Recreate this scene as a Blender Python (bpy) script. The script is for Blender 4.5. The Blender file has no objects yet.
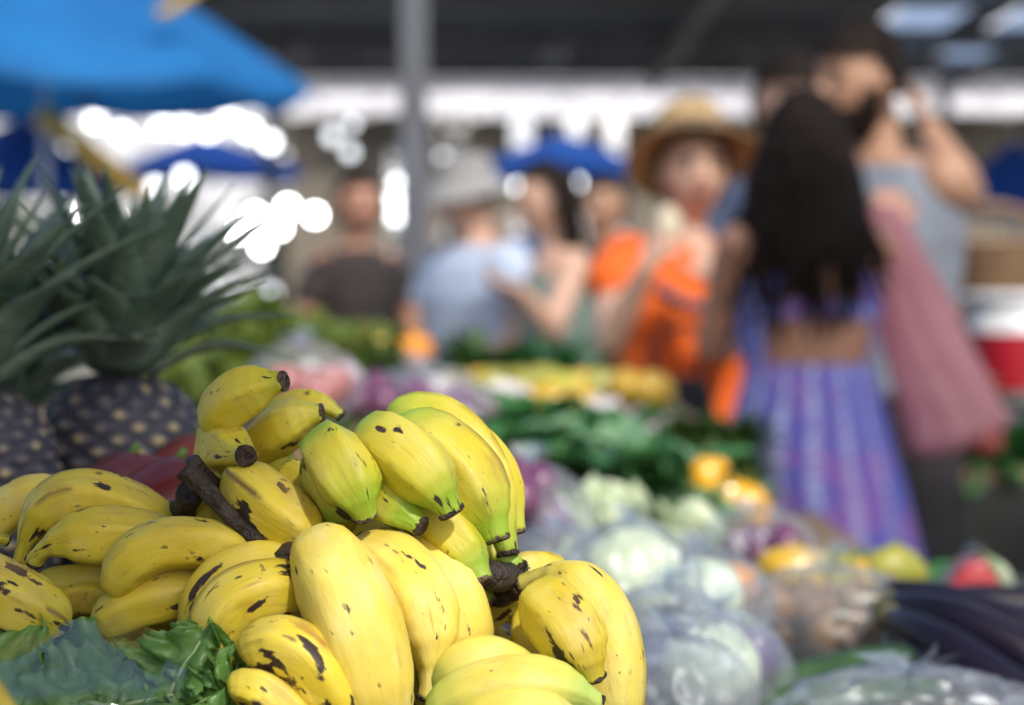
import bpy, bmesh, math, random
from mathutils import Vector, Matrix, noise
R = math.radians
sc = bpy.context.scene
# ---------------------------------------------------------------- camera
FPX = 85.0 / 36.0 * 1024
CAM = Vector((0, 0, 1.2))
PITCH = math.atan((352.5 - 296) / FPX)
cam_d = bpy.data.cameras.new("camera"); cam = bpy.data.objects.new("camera", cam_d)
sc.collection.objects.link(cam); sc.camera = cam
cam.location = CAM; cam.rotation_euler = (R(90) - PITCH, 0, 0)
cam_d.lens = 85; cam_d.sensor_width = 36; cam_d.clip_start = 0.05; cam_d.clip_end = 3000
cam_d.dof.use_dof = True; cam_d.dof.focus_distance = 0.985; cam_d.dof.aperture_fstop = 7.4
FWD = Vector((0, math.cos(PITCH), -math.sin(PITCH))); UPV = Vector((0, math.sin(PITCH), math.cos(PITCH)))
RIGHT = Vector((1, 0, 0))
def at(px, py, d):
    return CAM + FWD * d + RIGHT * ((px - 512) / FPX * d) + UPV * ((352.5 - py) / FPX * d)
# ---------------------------------------------------------------- light
SUN_DIR = Vector((0.30, -0.66, 0.69)).normalized()
w = bpy.data.worlds.new("World"); sc.world = w; w.use_nodes = True
nt = w.node_tree; bg = nt.nodes["Background"]; sk = nt.nodes.new("ShaderNodeTexSky")
sk.sky_type = 'NISHITA'; sk.sun_disc = False
sk.sun_elevation = math.asin(SUN_DIR.z); sk.sun_rotation = math.atan2(SUN_DIR.x, SUN_DIR.y)
sk.dust_density = 3.0; sk.air_density = 1.0
nt.links.new(sk.outputs[0], bg.inputs[0]); bg.inputs[1].default_value = 0.115
sd = bpy.data.lights.new("sun", 'SUN'); sd.energy = 2.0; sd.angle = R(2.2); sd.color = (1, .965, .91)
so = bpy.data.objects.new("sun", sd); sc.collection.objects.link(so)
so.rotation_euler = SUN_DIR.to_track_quat('Z', 'Y').to_euler(); so.location = (4, -4, 8)
sc.view_settings.view_transform = 'Standard'; sc.view_settings.look = 'None'
sc.view_settings.exposure = 0.76; sc.view_settings.gamma = 1; sc.view_settings.use_curve_mapping = False
sc.render.engine = 'CYCLES'
sc.cycles.use_denoising = True
try: sc.cycles.denoiser = 'OPENIMAGEDENOISE'
except Exception: pass
sc.cycles.max_bounces = 8; sc.cycles.diffuse_bounces = 4; sc.cycles.transparent_max_bounces = 16
sc.cycles.sample_clamp_indirect = 6; sc.cycles.caustics_reflective = False; sc.cycles.caustics_refractive = False
# ---------------------------------------------------------------- helpers
rnd = random.Random(7)
COL = sc.collection
WL = {}          # world location of the root a part belongs to
def empty(name, loc, label, cat, group=None):
    o = bpy.data.objects.new(name, None); COL.objects.link(o); o.location = loc
    o.empty_display_size = .05
    o['label'] = label; o['category'] = cat
    if group: o['group'] = group
    WL[o] = Vector(loc); return o
def tag(o, label, cat, group=None):
    o['label'] = label; o['category'] = cat
    if group: o['group'] = group
    return o
def struct(o, kind='structure'):
    o['kind'] = kind; return o
class MB:
    def __init__(s): s.v = []; s.f = []; s.a = {}
    def add(s, v, f, **attrs):
        n = len(s.v); s.v += [Vector(p) for p in v]; s.f += [tuple(i + n for i in q) for q in f]
        for k, vals in attrs.items():
            L = s.a.setdefault(k, [None] * n); L += [None] * (n - len(L)); L += list(vals)
        return s
    def box(s, c, sz, rot=None):
        c = Vector(c); x, y, z = [q / 2 for q in sz]
        v = [Vector((a * x, b * y, d * z)) for a in (-1, 1) for b in (-1, 1) for d in (-1, 1)]
        if rot is not None: v = [rot @ p for p in v]
        s.add([c + p for p in v], [(0, 1, 3, 2), (4, 6, 7, 5), (0, 4, 5, 1), (2, 3, 7, 6), (0, 2, 6, 4), (1, 5, 7, 3)])
        return s
    def tube(s, pts, rad, n=12, caps=True, sec=None, flat=1.0):
        v, f = tube(pts, rad, n, caps, sec, flat); s.add(v, f); return s
    def blob(s, c, r, nu=20, nv=12, disp=0, fr=8, seed=0, rot=None, fn=None):
        v, f = blob(c, r, nu, nv, disp, fr, seed, rot, fn); s.add(v, f); return s
    def build(s, name, m, parent=None, smooth=True, bevel=0):
        me = bpy.data.meshes.new(name)
        off = WL.get(parent, Vector((0, 0, 0))) if parent else Vector((0, 0, 0))
        o = bpy.data.objects.new(name, me)
        if parent is None and s.v:      # own origin at the base of the mesh
            n = len(s.v); off = Vector((sum(p.x for p in s.v) / n, sum(p.y for p in s.v) / n, min(p.z for p in s.v)))
            o.location = off
        me.from_pydata([tuple(p - off) for p in s.v], [], s.f)
        for k, L in s.a.items():
            L += [None] * (len(s.v) - len(L))
            ex = next((q for q in L if q is not None), 0)
            if isinstance(ex, (int, float)):
                a = me.attributes.new(k, 'FLOAT', 'POINT'); a.data.foreach_set('value', [q or 0 for q in L])
            else:
                a = me.attributes.new(k, 'FLOAT_VECTOR', 'POINT'); a.data.foreach_set('vector', [t for q in L for t in (q or (0, 0, 0))])
        if smooth: me.polygons.foreach_set('use_smooth', [True] * len(me.polygons))
        me.materials.append(m); COL.objects.link(o)
        if parent: o.parent = parent
        WL[o] = off
        if bevel:
            b = o.modifiers.new('bevel', 'BEVEL'); b.width = bevel; b.segments = 2; b.limit_method = 'ANGLE'
        me.update(); return o
def curve(P, n):
    """points through P (3 = quadratic through the middle, else Catmull-Rom)"""
    P = [Vector(p) for p in P]; out = []
    if len(P) == 2: P = [P[0], (P[0] + P[1]) / 2, P[1]]
    if len(P) == 3:
        c = 2 * P[1] - (P[0] + P[2]) / 2
        for i in range(n):
            t = i / (n - 1); out.append((1 - t) ** 2 * P[0] + 2 * t * (1 - t) * c + t * t * P[2])
        return out
    Q = [2 * P[0] - P[1]] + P + [2 * P[-1] - P[-2]]; m = len(P) - 1
    for i in range(n):
        u = i / (n - 1) * m; k = min(int(u), m - 1); t = u - k
        a, b, c, d = Q[k:k + 4]
        out.append(.5 * ((2 * b) + (c - a) * t + (2 * a - 5 * b + 4 * c - d) * t * t + (3 * b - 3 * c + d - a) * t ** 3))
    return out
def frames(pts, up=None):
    T = []
    for i in range(len(pts)):
        a = pts[max(0, i - 1)]; b = pts[min(len(pts) - 1, i + 1)]; t = b - a
        T.append(t.normalized() if t.length > 1e-9 else Vector((0, 0, 1)))
    n = up if up else (Vector((0, 0, 1)) if abs(T[0].z) < .9 else Vector((1, 0, 0)))
    N = []
    for t in T:
        n = n - t * n.dot(t)
        if n.length < 1e-6: n = t.orthogonal()
        n = n.normalized(); N.append(n)
    return T, N, [T[i].cross(N[i]) for i in range(len(T))]
def tube(pts, rad, n=12, caps=True, sec=None, flat=1.0, up=None):
    pts = [Vector(p) for p in pts]
    if not hasattr(rad, '__len__'): rad = [rad] * len(pts)
    T, N, B = frames(pts, up); v = []; f = []
    for i, p in enumerate(pts):
        for k in range(n):
            a = 2 * math.pi * k / n; q = rad[i] * (sec(a) if sec else 1)
            v.append(p + N[i] * math.cos(a) * q * flat + B[i] * math.sin(a) * q)
    for i in range(len(pts) - 1):
        for k in range(n):
            k2 = (k + 1) % n; f.append((i * n + k, (i + 1) * n + k, (i + 1) * n + k2, i * n + k2))
    if caps:
        v.append(pts[0]); v.append(pts[-1]); a = len(v) - 2
        for k in range(n):
            k2 = (k + 1) % n; f.append((a, k, k2)); f.append((a + 1, (len(pts) - 1) * n + k2, (len(pts) - 1) * n + k))
    return v, f
def blob(c, r, nu=20, nv=12, disp=0, fr=8, seed=0, rot=None, fn=None):
    c = Vector(c); r = Vector(r) if hasattr(r, '__len__') else Vector((r, r, r)); v = []; f = []
    sv = Vector((seed * 3.1, seed * 1.7, seed * 5.3))
    for j in range(nv + 1):
        th = math.pi * j / nv
        for i in range(nu):
            ph = 2 * math.pi * i / nu
            d = Vector((math.sin(th) * math.cos(ph), math.sin(th) * math.sin(ph), math.cos(th)))
            k = 1 + (disp * noise.noise(d * fr * .3 + sv) if disp else 0)
            if fn: k *= fn(th, ph)
            p = Vector((d.x * r.x, d.y * r.y, d.z * r.z)) * k
            if rot is not None: p = rot @ p
            v.append(c + p)
    for j in range(nv):
        for i in range(nu):
            i2 = (i + 1) % nu
            if j == 0: f.append((0 * nu + i, nu + i, nu + i2))
            elif j == nv - 1: f.append((j * nu + i, (j + 1) * nu + i, j * nu + i2))
            else: f.append((j * nu + i, (j + 1) * nu + i, (j + 1) * nu + i2, j * nu + i2))
    return v, f
def rx(a): return Matrix.Rotation(a, 3, 'X')
def ry(a): return Matrix.Rotation(a, 3, 'Y')
def rz(a): return Matrix.Rotation(a, 3, 'Z')
def copy_tree(o, parent=None):
    c = o.copy(); COL.objects.link(c); c.parent = parent
    for ch in [q for q in o.children]: copy_tree(ch, c)
    return c
ORD = ['first', 'second', 'third', 'fourth', 'fifth', 'sixth', 'seventh', 'eighth', 'ninth', 'tenth'] + ['%dth' % i for i in range(11, 60)]
def hexc(r, g, b):
    f = lambda x: (x / 255 / 12.92) if x / 255 < .04045 else ((x / 255 + .055) / 1.055) ** 2.4
    return (f(r), f(g), f(b), 1)
# ---------------------------------------------------------------- materials
def nodes(name):
    m = bpy.data.materials.new(name); m.use_nodes = True; t = m.node_tree
    return m, t, t.nodes, t.links, t.nodes["Principled BSDF"]
def ramp(N, L, src, p0, p1, c0=(0, 0, 0, 1), c1=(1, 1, 1, 1)):
    r = N.new("ShaderNodeValToRGB"); e = r.color_ramp.elements
    e[0].position = p0; e[1].position = p1; e[0].color = c0; e[1].color = c1
    L.new(src, r.inputs[0]); return r.outputs[0]
def mixc(N, L, fac, a, b, mode='MIX'):
    m = N.new("ShaderNodeMix"); m.data_type = 'RGBA'; m.blend_type = mode
    for inp, x in ((m.inputs[0], fac), (m.inputs[6], a), (m.inputs[7], b)):
        if hasattr(x, 'links') or hasattr(x, 'is_output'): L.new(x, inp)
        else: inp.default_value = x
    return m.outputs[2]
def mathn(N, L, op, a, b=0.0, clamp=False):
    m = N.new("ShaderNodeMath"); m.operation = op; m.use_clamp = clamp
    for i, x in ((0, a), (1, b)):
        if hasattr(x, 'is_output'): L.new(x, m.inputs[i])
        else: m.inputs[i].default_value = x
    return m.outputs[0]
def surf(name, c1, c2=None, rough=.6, scale=8, bump=.2, bscale=None, metal=0, trans=0, coat=0, sheen=0, p=(.35, .65), sub=0, spec=.5):
    """two-tone noise colour with bump, the plain procedural surface"""
    m, t, N, L, B = nodes(name)
    c1 = tuple(c1) if len(c1) == 4 else (*c1, 1); c2 = c2 or tuple(x * .6 for x in c1[:3]); c2 = tuple(c2) if len(c2) == 4 else (*c2, 1)
    tc = N.new("ShaderNodeTexCoord"); n = N.new("ShaderNodeTexNoise"); n.inputs['Scale'].default_value = scale; n.inputs['Detail'].default_value = 5
    L.new(tc.outputs['Object'], n.inputs['Vector'])
    col = ramp(N, L, n.outputs[0], p[0], p[1], c1, c2); L.new(col, B.inputs['Base Color'])
    B.inputs['Roughness'].default_value = rough; B.inputs['Specular IOR Level'].default_value = spec; B.inputs['Metallic'].default_value = metal
    if coat: B.inputs['Coat Weight'].default_value = coat; B.inputs['Coat Roughness'].default_value = .15
    if sheen: B.inputs['Sheen Weight'].default_value = sheen
    if sub: B.inputs['Subsurface Weight'].default_value = sub; B.inputs['Subsurface Scale'].default_value = .01
    if bump:
        b = N.new("ShaderNodeBump"); b.inputs['Strength'].default_value = bump; b.inputs['Distance'].default_value = .01
        n2 = N.new("ShaderNodeTexNoise"); n2.inputs['Scale'].default_value = bscale or scale * 5; n2.inputs['Detail'].default_value = 4
        L.new(tc.outputs['Object'], n2.inputs['Vector']); L.new(n2.outputs[0], b.inputs['Height']); L.new(b.outputs[0], B.inputs['Normal'])
    if trans:   # thin sheets that let light through (leaves, cloth)
        tr = N.new("ShaderNodeBsdfTranslucent"); L.new(col, tr.inputs[0]); mx = N.new("ShaderNodeMixShader"); mx.inputs[0].default_value = trans
        L.new(B.outputs[0], mx.inputs[1]); L.new(tr.outputs[0], mx.inputs[2]); L.new(mx.outputs[0], N["Material Output"].inputs[0])
    return m
def film(name, tint=(.95, .97, 1, 1), alpha=.22, rough=.12, milky=.08, fres=.36):
    """thin clear plastic: mostly see-through, glossy, slightly milky in the folds"""
    m, t, N, L, B = nodes(name); N.remove(B)
    tp = N.new("ShaderNodeBsdfTransparent"); tp.inputs[0].default_value = tint
    gl = N.new("ShaderNodeBsdfGlossy"); gl.inputs['Roughness'].default_value = rough; gl.inputs[0].default_value = (.8, .85, .9, 1)
    df = N.new("ShaderNodeBsdfDiffuse"); df.inputs[0].default_value = (.75, .8, .85, 1)
    tc = N.new("ShaderNodeTexCoord"); n = N.new("ShaderNodeTexNoise"); n.inputs['Scale'].default_value = 20; n.inputs['Detail'].default_value = 3
    L.new(tc.outputs['Object'], n.inputs['Vector'])
    b = N.new("ShaderNodeBump"); b.inputs['Strength'].default_value = .3; b.inputs['Distance'].default_value = .01
    L.new(n.outputs[0], b.inputs['Height']); L.new(b.outputs[0], gl.inputs['Normal'])
    fr = N.new("ShaderNodeLayerWeight"); fr.inputs[0].default_value = .25; L.new(b.outputs[0], fr.inputs['Normal'])
    k = mathn(N, L, 'ADD', mathn(N, L, 'MULTIPLY', fr.outputs['Fresnel'], fres), alpha * .22, True)
    m1 = N.new("ShaderNodeMixShader"); m1.inputs[0].default_value = milky; L.new(tp.outputs[0], m1.inputs[1]); L.new(df.outputs[0], m1.inputs[2])
    m2 = N.new("ShaderNodeMixShader"); L.new(k, m2.inputs[0]); L.new(m1.outputs[0], m2.inputs[1]); L.new(gl.outputs[0], m2.inputs[2])
    L.new(m2.outputs[0], N["Material Output"].inputs[0]); return m
def banana_mat(name, y1, y2, green, pale=0):
    m, t, N, L, B = nodes(name)
    def attr(n):
        a = N.new("ShaderNodeAttribute"); a.attribute_name = n; return a
    bc = attr('bc'); tt = attr('tt').outputs['Fac']; sp = attr('sp').outputs['Fac']; gr = attr('gr').outputs['Fac']; rg = attr('rg').outputs['Fac']
    def nz(scale, det=4, st=(1, 1, 1), out=0, off=0):
        mp = N.new("ShaderNodeMapping"); mp.inputs['Scale'].default_value = st; mp.inputs['Location'].default_value = (off, off * 2, off)
        L.new(bc.outputs['Vector'], mp.inputs['Vector']); n = N.new("ShaderNodeTexNoise")
        n.inputs['Scale'].default_value = scale; n.inputs['Detail'].default_value = det; L.new(mp.outputs[0], n.inputs['Vector']); return n.outputs[out]
    base = ramp(N, L, nz(38, 4), .36, .66, y1, y2)
    base = mixc(N, L, mathn(N, L, 'MULTIPLY', ramp(N, L, nz(260, 3, (1, 1, .35)), .5, .75), .22), base, (.55, .36, .05, 1))
    # paler, dusty bloom in patches
    base = mixc(N, L, mathn(N, L, 'MULTIPLY', ramp(N, L, nz(70, 6, off=3), .45, .7), .28 + pale * .3), base, (.72, .62, .26, 1))
    # green towards both ends and along the ridges
    e = mathn(N, L, 'ABSOLUTE', mathn(N, L, 'SUBTRACT', tt, .5)); e = mathn(N, L, 'MULTIPLY', e, 2)
    g = mathn(N, L, 'ADD', mathn(N, L, 'MULTIPLY', mathn(N, L, 'POWER', e, 2.1), 2.0), mathn(N, L, 'MULTIPLY', nz(30, 3, off=7), .6))
    g = mathn(N, L, 'MULTIPLY', mathn(N, L, 'SUBTRACT', g, .1), gr, True)
    base = mixc(N, L, g, base, green)
    # bruises on ridges
    rb = mathn(N, L, 'MULTIPLY', rg, ramp(N, L, nz(105, 8, (1, 1, .5), off=5), .53, .60))
    rb = mathn(N, L, 'MULTIPLY', rb, mathn(N, L, 'MULTIPLY', sp, .9), True)
    base = mixc(N, L, rb, base, (.09, .045, .02, 1))
    rl = mathn(N, L, 'MULTIPLY', ramp(N, L, rg, .55, .95), ramp(N, L, nz(34, 6, (1, 1, 1), off=9), .48, .60))
    base = mixc(N, L, mathn(N, L, 'MULTIPLY', rl, mathn(N, L, 'MULTIPLY', sp, .55), True), base, (.20, .11, .04, 1))
    # tan smudges
    sm = mathn(N, L, 'MULTIPLY', ramp(N, L, nz(62, 6, (1, 1, .6), off=11), .60, .72), mathn(N, L, 'MULTIPLY', sp, .6))
    base = mixc(N, L, sm, base, (.30, .14, .03, 1))
    # dark brown blotches and ticks, more with sp
    th = mathn(N, L, 'SUBTRACT', nz(115, 9, (1, 1, .6), off=13), mathn(N, L, 'SUBTRACT', .69, mathn(N, L, 'MULTIPLY', sp, .088)))
    bl = mathn(N, L, 'MULTIPLY', th, 38, True)
    base = mixc(N, L, bl, base, (.035, .02, .015, 1))
    vo = N.new("ShaderNodeTexVoronoi"); vo.inputs['Scale'].default_value = 215; mp = N.new("ShaderNodeMapping"); mp.inputs['Scale'].default_value = (1, 1, .7)
    va = N.new("ShaderNodeVectorMath"); va.operation = 'SCALE'; va.inputs['Scale'].default_value = .0045; L.new(nz(260, 5, out=1), va.inputs[0]); vb = N.new("ShaderNodeVectorMath"); L.new(va.outputs[0], vb.inputs[0]); L.new(bc.outputs['Vector'], vb.inputs[1])
    L.new(vb.outputs[0], mp.inputs['Vector']); L.new(mp.outputs[0], vo.inputs['Vector'])
    rv = N.new("ShaderNodeSeparateColor"); L.new(vo.outputs['Color'], rv.inputs[0])
    sel = ramp(N, L, rv.outputs[0], .62, .64); dot = ramp(N, L, mathn(N, L, 'MULTIPLY', vo.outputs['Distance'], mathn(N, L, 'ADD', mathn(N, L, 'MULTIPLY', rv.outputs[1], 1.8), .7)), .10, .22, (1, 1, 1, 1), (0, 0, 0, 1))
    base = mixc(N, L, mathn(N, L, 'MULTIPLY', mathn(N, L, 'MULTIPLY', sel, dot), .8), base, (.10, .05, .02, 1))
    # soft brown contact bruises and pale scuffs
    cb = ramp(N, L, nz(48, 8, (1, 1, .7), off=31), .56, .74)
    base = mixc(N, L, mathn(N, L, 'MULTIPLY', cb, mathn(N, L, 'MULTIPLY', sp, .42), True), base, (.33, .20, .05, 1))
    fs = ramp(N, L, nz(420, 5, (1, 1, .12), off=41), .58, .70)
    base = mixc(N, L, mathn(N, L, 'MULTIPLY', fs, mathn(N, L, 'MULTIPLY', ramp(N, L, nz(55, 3, off=43), .5, .62), .5)), base, (.30, .19, .06, 1))
    # thin scratches running across
    sc_ = ramp(N, L, nz(150, 2, (.35, 1.6, 1), off=21), .715, .735)
    base = mixc(N, L, mathn(N, L, 'MULTIPLY', sc_, .7), base, (.16, .09, .04, 1))
    L.new(base, B.inputs['Base Color'])
    B.inputs['Roughness'].default_value = .52; B.inputs['Specular IOR Level'].default_value = .42
    B.inputs['Subsurface Weight'].default_value = .12; B.inputs['Subsurface Scale'].default_value = .006
    B.inputs['Subsurface Radius'].default_value = (1, .7, .2)
    b = N.new("ShaderNodeBump"); b.inputs['Strength'].default_value = .22; b.inputs['Distance'].default_value = .002
    hh = mathn(N, L, 'ADD', nz(300, 4, (1, 1, .4)), nz(60, 3)); L.new(hh, b.inputs['Height']); L.new(b.outputs[0], B.inputs['Normal'])
    return m
M = {}
M['ban'] = banana_mat('banana_skin', (.70, .56, .045, 1), (.60, .45, .025, 1), (.27, .40, .03, 1))
M['ban_pale'] = banana_mat('banana_skin_pale', (.77, .62, .12, 1), (.70, .53, .06, 1), (.42, .54, .12, 1), 1)
M['tip'] = surf('banana_tip', (.05, .03, .02), (.30, .22, .15), .9, 420, 1, 700)
M['tip_dark'] = surf('banana_tip_dark', (.02, .012, .01), (.08, .05, .035), .85, 260, .8, 500)
M['stalk'] = surf('banana_stalk', (.012, .008, .007), (.05, .03, .02), .6, 60, .6, 200)
# ================================================================ setting
def ground(name, x0, x1, y0, y1, z, m, n=1):
    mb = MB(); mb.add([(x0, y0, z), (x1, y0, z), (x1, y1, z), (x0, y1, z)], [(0, 1, 2, 3)]); o = mb.build(name, m, smooth=False); return struct(o)
M['earth'] = surf('earth', (.30, .27, .22), (.20, .19, .15), .9, .4, .3, 6)
M['concrete'] = surf('concrete', (.26, .25, .24), (.17, .165, .16), .8, 2.5, .3, 40)
ground('ground', -400, 400, -60, 900, 0, M['earth'])
ground('market_floor', -14, 16, -6, 27.5, .004, M['concrete'])
# ---- market hall: far roof span, unseen near span and open strip shaped for the light, beams, pillars
M['roof'] = surf('roof_sheet', (.085, .105, .145), (.045, .055, .075), .55, 1.2, .1, 30, metal=.1)
M['steel'] = surf('painted_steel', (.16, .17, .18), (.10, .105, .11), .5, 3, .1, 60)
M['pillar'] = surf('pillar_paint', (.10, .11, .13), (.07, .075, .085), .55, 3, .1, 60)
hall = empty('market_hall', (0, 12, 0), 'open-sided market hall with dark corrugated roof, steel beams and grey pillars', 'market hall')
def sheet(x0, x1, y0, y1, z, name='roof', m='roof'):
    mb = MB(); n = int((x1 - x0) / .09); v = []; f = []
    for i in range(n + 1):
        x = x0 + (x1 - x0) * i / n; zz = z + .018 * math.sin(i * math.pi)+ (.03 if i % 2 else 0)
        v += [(x, y0, zz), (x, y1, zz)]
    for i in range(n): f.append((2 * i, 2 * i + 2, 2 * i + 3, 2 * i + 1))
    mb.add(v, f); return mb.build(name, M[m], hall, smooth=False)
RZ = 3.74
sheet(1.35, 12, 0.9, 2.68, RZ);  # unseen near roof piece, sized and set to shade the long-haired woman
M['skylight'] = surf('translucent_roof_sheet', (.42, .55, .75), (.32, .44, .62), .4, 2, .05, trans=.6)
for a_, b_, nm in ((-4.6, 3.45, 'roof'), (3.45, 4.08, 'skylight'), (4.08, 4.53, 'roof'), (4.53, 5.34, 'skylight'), (5.34, 7.5, 'roof'), (7.5, 8.3, 'skylight'), (8.3, 12, 'roof')): sheet(a_, b_, 16, 26, RZ, nm, nm)
for y in (1.0, 2.6, 16.2, 19.5, 22.8, 25.8):
    xa = 1.35 if y < 4 else (-4.6 if y > 10 else -2.7)
    MB().box(((xa + 12) / 2, y, RZ - .12), (12 - xa, .10, .20)).build('beam', M['steel'], hall, smooth=False)
for x in (-2.6, 1.5, 4.6, 8.2, 11.8):
    for (y0, y1) in ((0.9, 2.68), (16, 26)):
        if x < 0 and y0 < 3: continue
        MB().box((x, (y0 + y1) / 2, RZ - .3), (.08, y1 - y0, .14)).build('purlin', M['steel'], hall, smooth=False)
M['brace'] = surf('galvanised_brace', (.36, .37, .38), (.26, .27, .28), .5, 6, .1)
# sloping braces seen against the roof
for a, b in (((295, 62, 25), (318, -10, 25)), ((540, 60, 24.5), (650, 0, 24.5))):
    mb = MB(); mb.tube([at(*a), at(*b)], .08, 8); mb.build('brace', M['brace'], hall)
pp = at(414, 300, 9.6)
mb = MB(); mb.box((pp.x, pp.y, RZ / 2 - .1), (.11, .11, RZ - .2)); mb.box((pp.x, pp.y, .02), (.2, .2, .04)); mb.build('pillar', M['pillar'], hall, smooth=False, bevel=.008)
for x, y in ((-2.6, 26), (4.6, 25.8), (8.2, 16.2), (3.1, 22.8), (11.8, 9)):
    MB().box((x, y, RZ / 2 - .2), (.12, .12, RZ - .4)).build('pillar', M['pillar'], hall, smooth=False)
# ---- second pale building behind with banded fascia
M['fascia'] = surf('white_fascia', (.80, .80, .84), (.70, .70, .76), .5, 1.5, .05)
M['fascia2'] = surf('grey_band', (.34, .34, .38), (.26, .26, .30), .5, 1.5, .05)
M['shop_dark'] = surf('shop_front_wall', (.20, .17, .13), (.11, .10, .08), .8, .9, .3, 9, p=(.4, .6))
M['glassw'] = surf('shop_window', (.05, .06, .08), (.09, .10, .12), .08, 2, 0)
bld = empty('shop_building', (2, 33, 0), 'long low shop building behind the hall with a white banded fascia and brown walls', 'building')
z0 = 1.2 + (296 - 112) / FPX * 32; z1 = 1.2 + (296 - 58) / FPX * 32
x0 = (285 - 512) / FPX * 32; x1 = 8.0
MB().box(((x0 + x1) / 2, 32.5, z0 - .02 + .14), (x1 - x0, .3, .22)).build('fascia', M['fascia'], bld, smooth=False)
MB().box(((x0 + x1) / 2, 32.56, (z0 + z1) / 2), (x1 - x0 - .1, .2, .16)).build('grey_band', M['fascia2'], bld, smooth=False)
MB().box(((x0 + x1) / 2, 32.5, z1 - .16), (x1 - x0, .3, .20)).build('fascia', M['fascia'], bld, smooth=False)
for i in range(14):
    x = x0 + .4 + i * .82
    MB().box((x, 32.33, (z0 + z1) / 2 + .1), (.04, .03, z1 - z0 - .1)).build('fascia_rib', M['fascia2'], bld, smooth=False)
# wall with doorways and windows standing open to the bright street behind
wx = x0 + .3
for (a, b) in ((288, 388), (408, 436), (466, 512), (532, 568), (586, 606), (624, 716), (726, 1100)):
    xa = (a - 512) / FPX * 33; xb = (b - 512) / FPX * 33
    MB().box(((xa + xb) / 2, 33.2, z0 / 2), (xb - xa, .2, z0)).build('wall', M['shop_dark'], bld, smooth=False)
MB().box(((x0 + x1) / 2, 34.8, z1 + .12), (x1 - x0 + .4, 5.0, .12)).build('roof', M['fascia2'], bld, smooth=False)
# ---- trees and hedges further back
M['leafA'] = surf('tree_leaves_olive', (.13, .13, .045), (.06, .075, .02), .6, 1.5, 0, trans=.25)
M['leafB'] = surf('tree_leaves_brown', (.20, .15, .08), (.09, .08, .04), .6, 1.5, 0, trans=.25)
M['leafC'] = surf('tree_leaves_green', (.10, .17, .03), (.05, .09, .02), .6, 1.5, 0, trans=.3)
M['bark'] = surf('bark', (.16, .12, .09), (.08, .06, .045), .9, 6, .6)
def tree(x, y, h, wd, m, label, n=1500, trunk=.16, seed=0, low=.12):
    g = random.Random(seed); root = empty('tree', (x, y, 0), label, 'tree', 'trees behind the market')
    mb = MB(); top = Vector((x + g.uniform(-.3, .3), y, h * .8))
    mb.tube(curve([(x, y, 0), (x + g.uniform(-.2, .2), y, h * .4), top], 8), [trunk * (1 - .1 * i) for i in range(8)], 8)
    cl = []
    for k in range(9):
        a = g.uniform(0, 6.28); zz = h * g.uniform(low + .05, .85); e = Vector((x + math.cos(a) * wd * g.uniform(.3, .85), y + math.sin(a) * wd * .7, zz))
        mb.tube(curve([(x, y, max(.3, zz - wd * .5)), (x + (e.x - x) * .4, y + (e.y - y) * .4, zz - .1), e], 5), [trunk * .4, trunk * .3, trunk * .2, trunk * .12, .015], 6); cl.append(e)
    cl += [top] + [Vector((x + g.uniform(-1, 1) * wd, y + g.uniform(-.7, .7) * wd, h * g.uniform(low, .95))) for _ in range(12)]
    mb.build('trunk', M['bark'], root)
    lv = MB(); v = []; f = []
    for _ in range(n):
        c = g.choice(cl); s = wd * .36
        p = c + Vector((g.gauss(0, s * .6), g.gauss(0, s * .6), g.gauss(0, s * .5)))
        if p.z < .15: continue
        q = Matrix.Rotation(g.uniform(0, 6.28), 3, 'Z') @ Matrix.Rotation(g.uniform(-1.2, 1.2), 3, 'X'); s = g.uniform(.05, .13)
        k = len(v); v += [p + q @ Vector(u) for u in ((-s, 0, 0), (0, -s * .5, s * .15), (s * 1.1, 0, 0), (0, s * .5, s * .15))]; f.append((k, k + 1, k + 2, k + 3))
    lv.add(v, f); lv.build('crown', m, root, smooth=False)
for (px, y, h, wd, mm, lab, n) in (
    (-40, 42, 5.2, 1.7, 'leafC', 'green tree at the far left behind the pineapples', 3200),
    (110, 45, 3.3, 1.5, 'leafA', 'low olive tree under the dark blue parasol', 2200),
    (275, 40, 2.6, 1.0, 'leafC', 'small bright green tree right of the pineapple crown', 1800),
    (335, 37, 4.2, 1.15, 'leafB', 'brownish tree left of the grey pillar', 3800),
    (455, 41, 4.3, 1.35, 'leafB', 'brownish tree right of the grey pillar behind the man in a hat', 3800),
    (585, 44, 4.0, 1.2, 'leafA', 'olive tree behind the blue parasol in the middle', 2600),
    (760, 42, 5.0, 1.9, 'leafB', 'brownish tree behind the long-haired woman', 4200),
    (980, 40, 5.2, 2.0, 'leafA', 'dark olive tree at the far right behind the bearded man', 4500)):
    tree((px - 512) / FPX * y, y, h, wd, M[mm], lab, n, seed=int(abs(px)) + 3)
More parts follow.
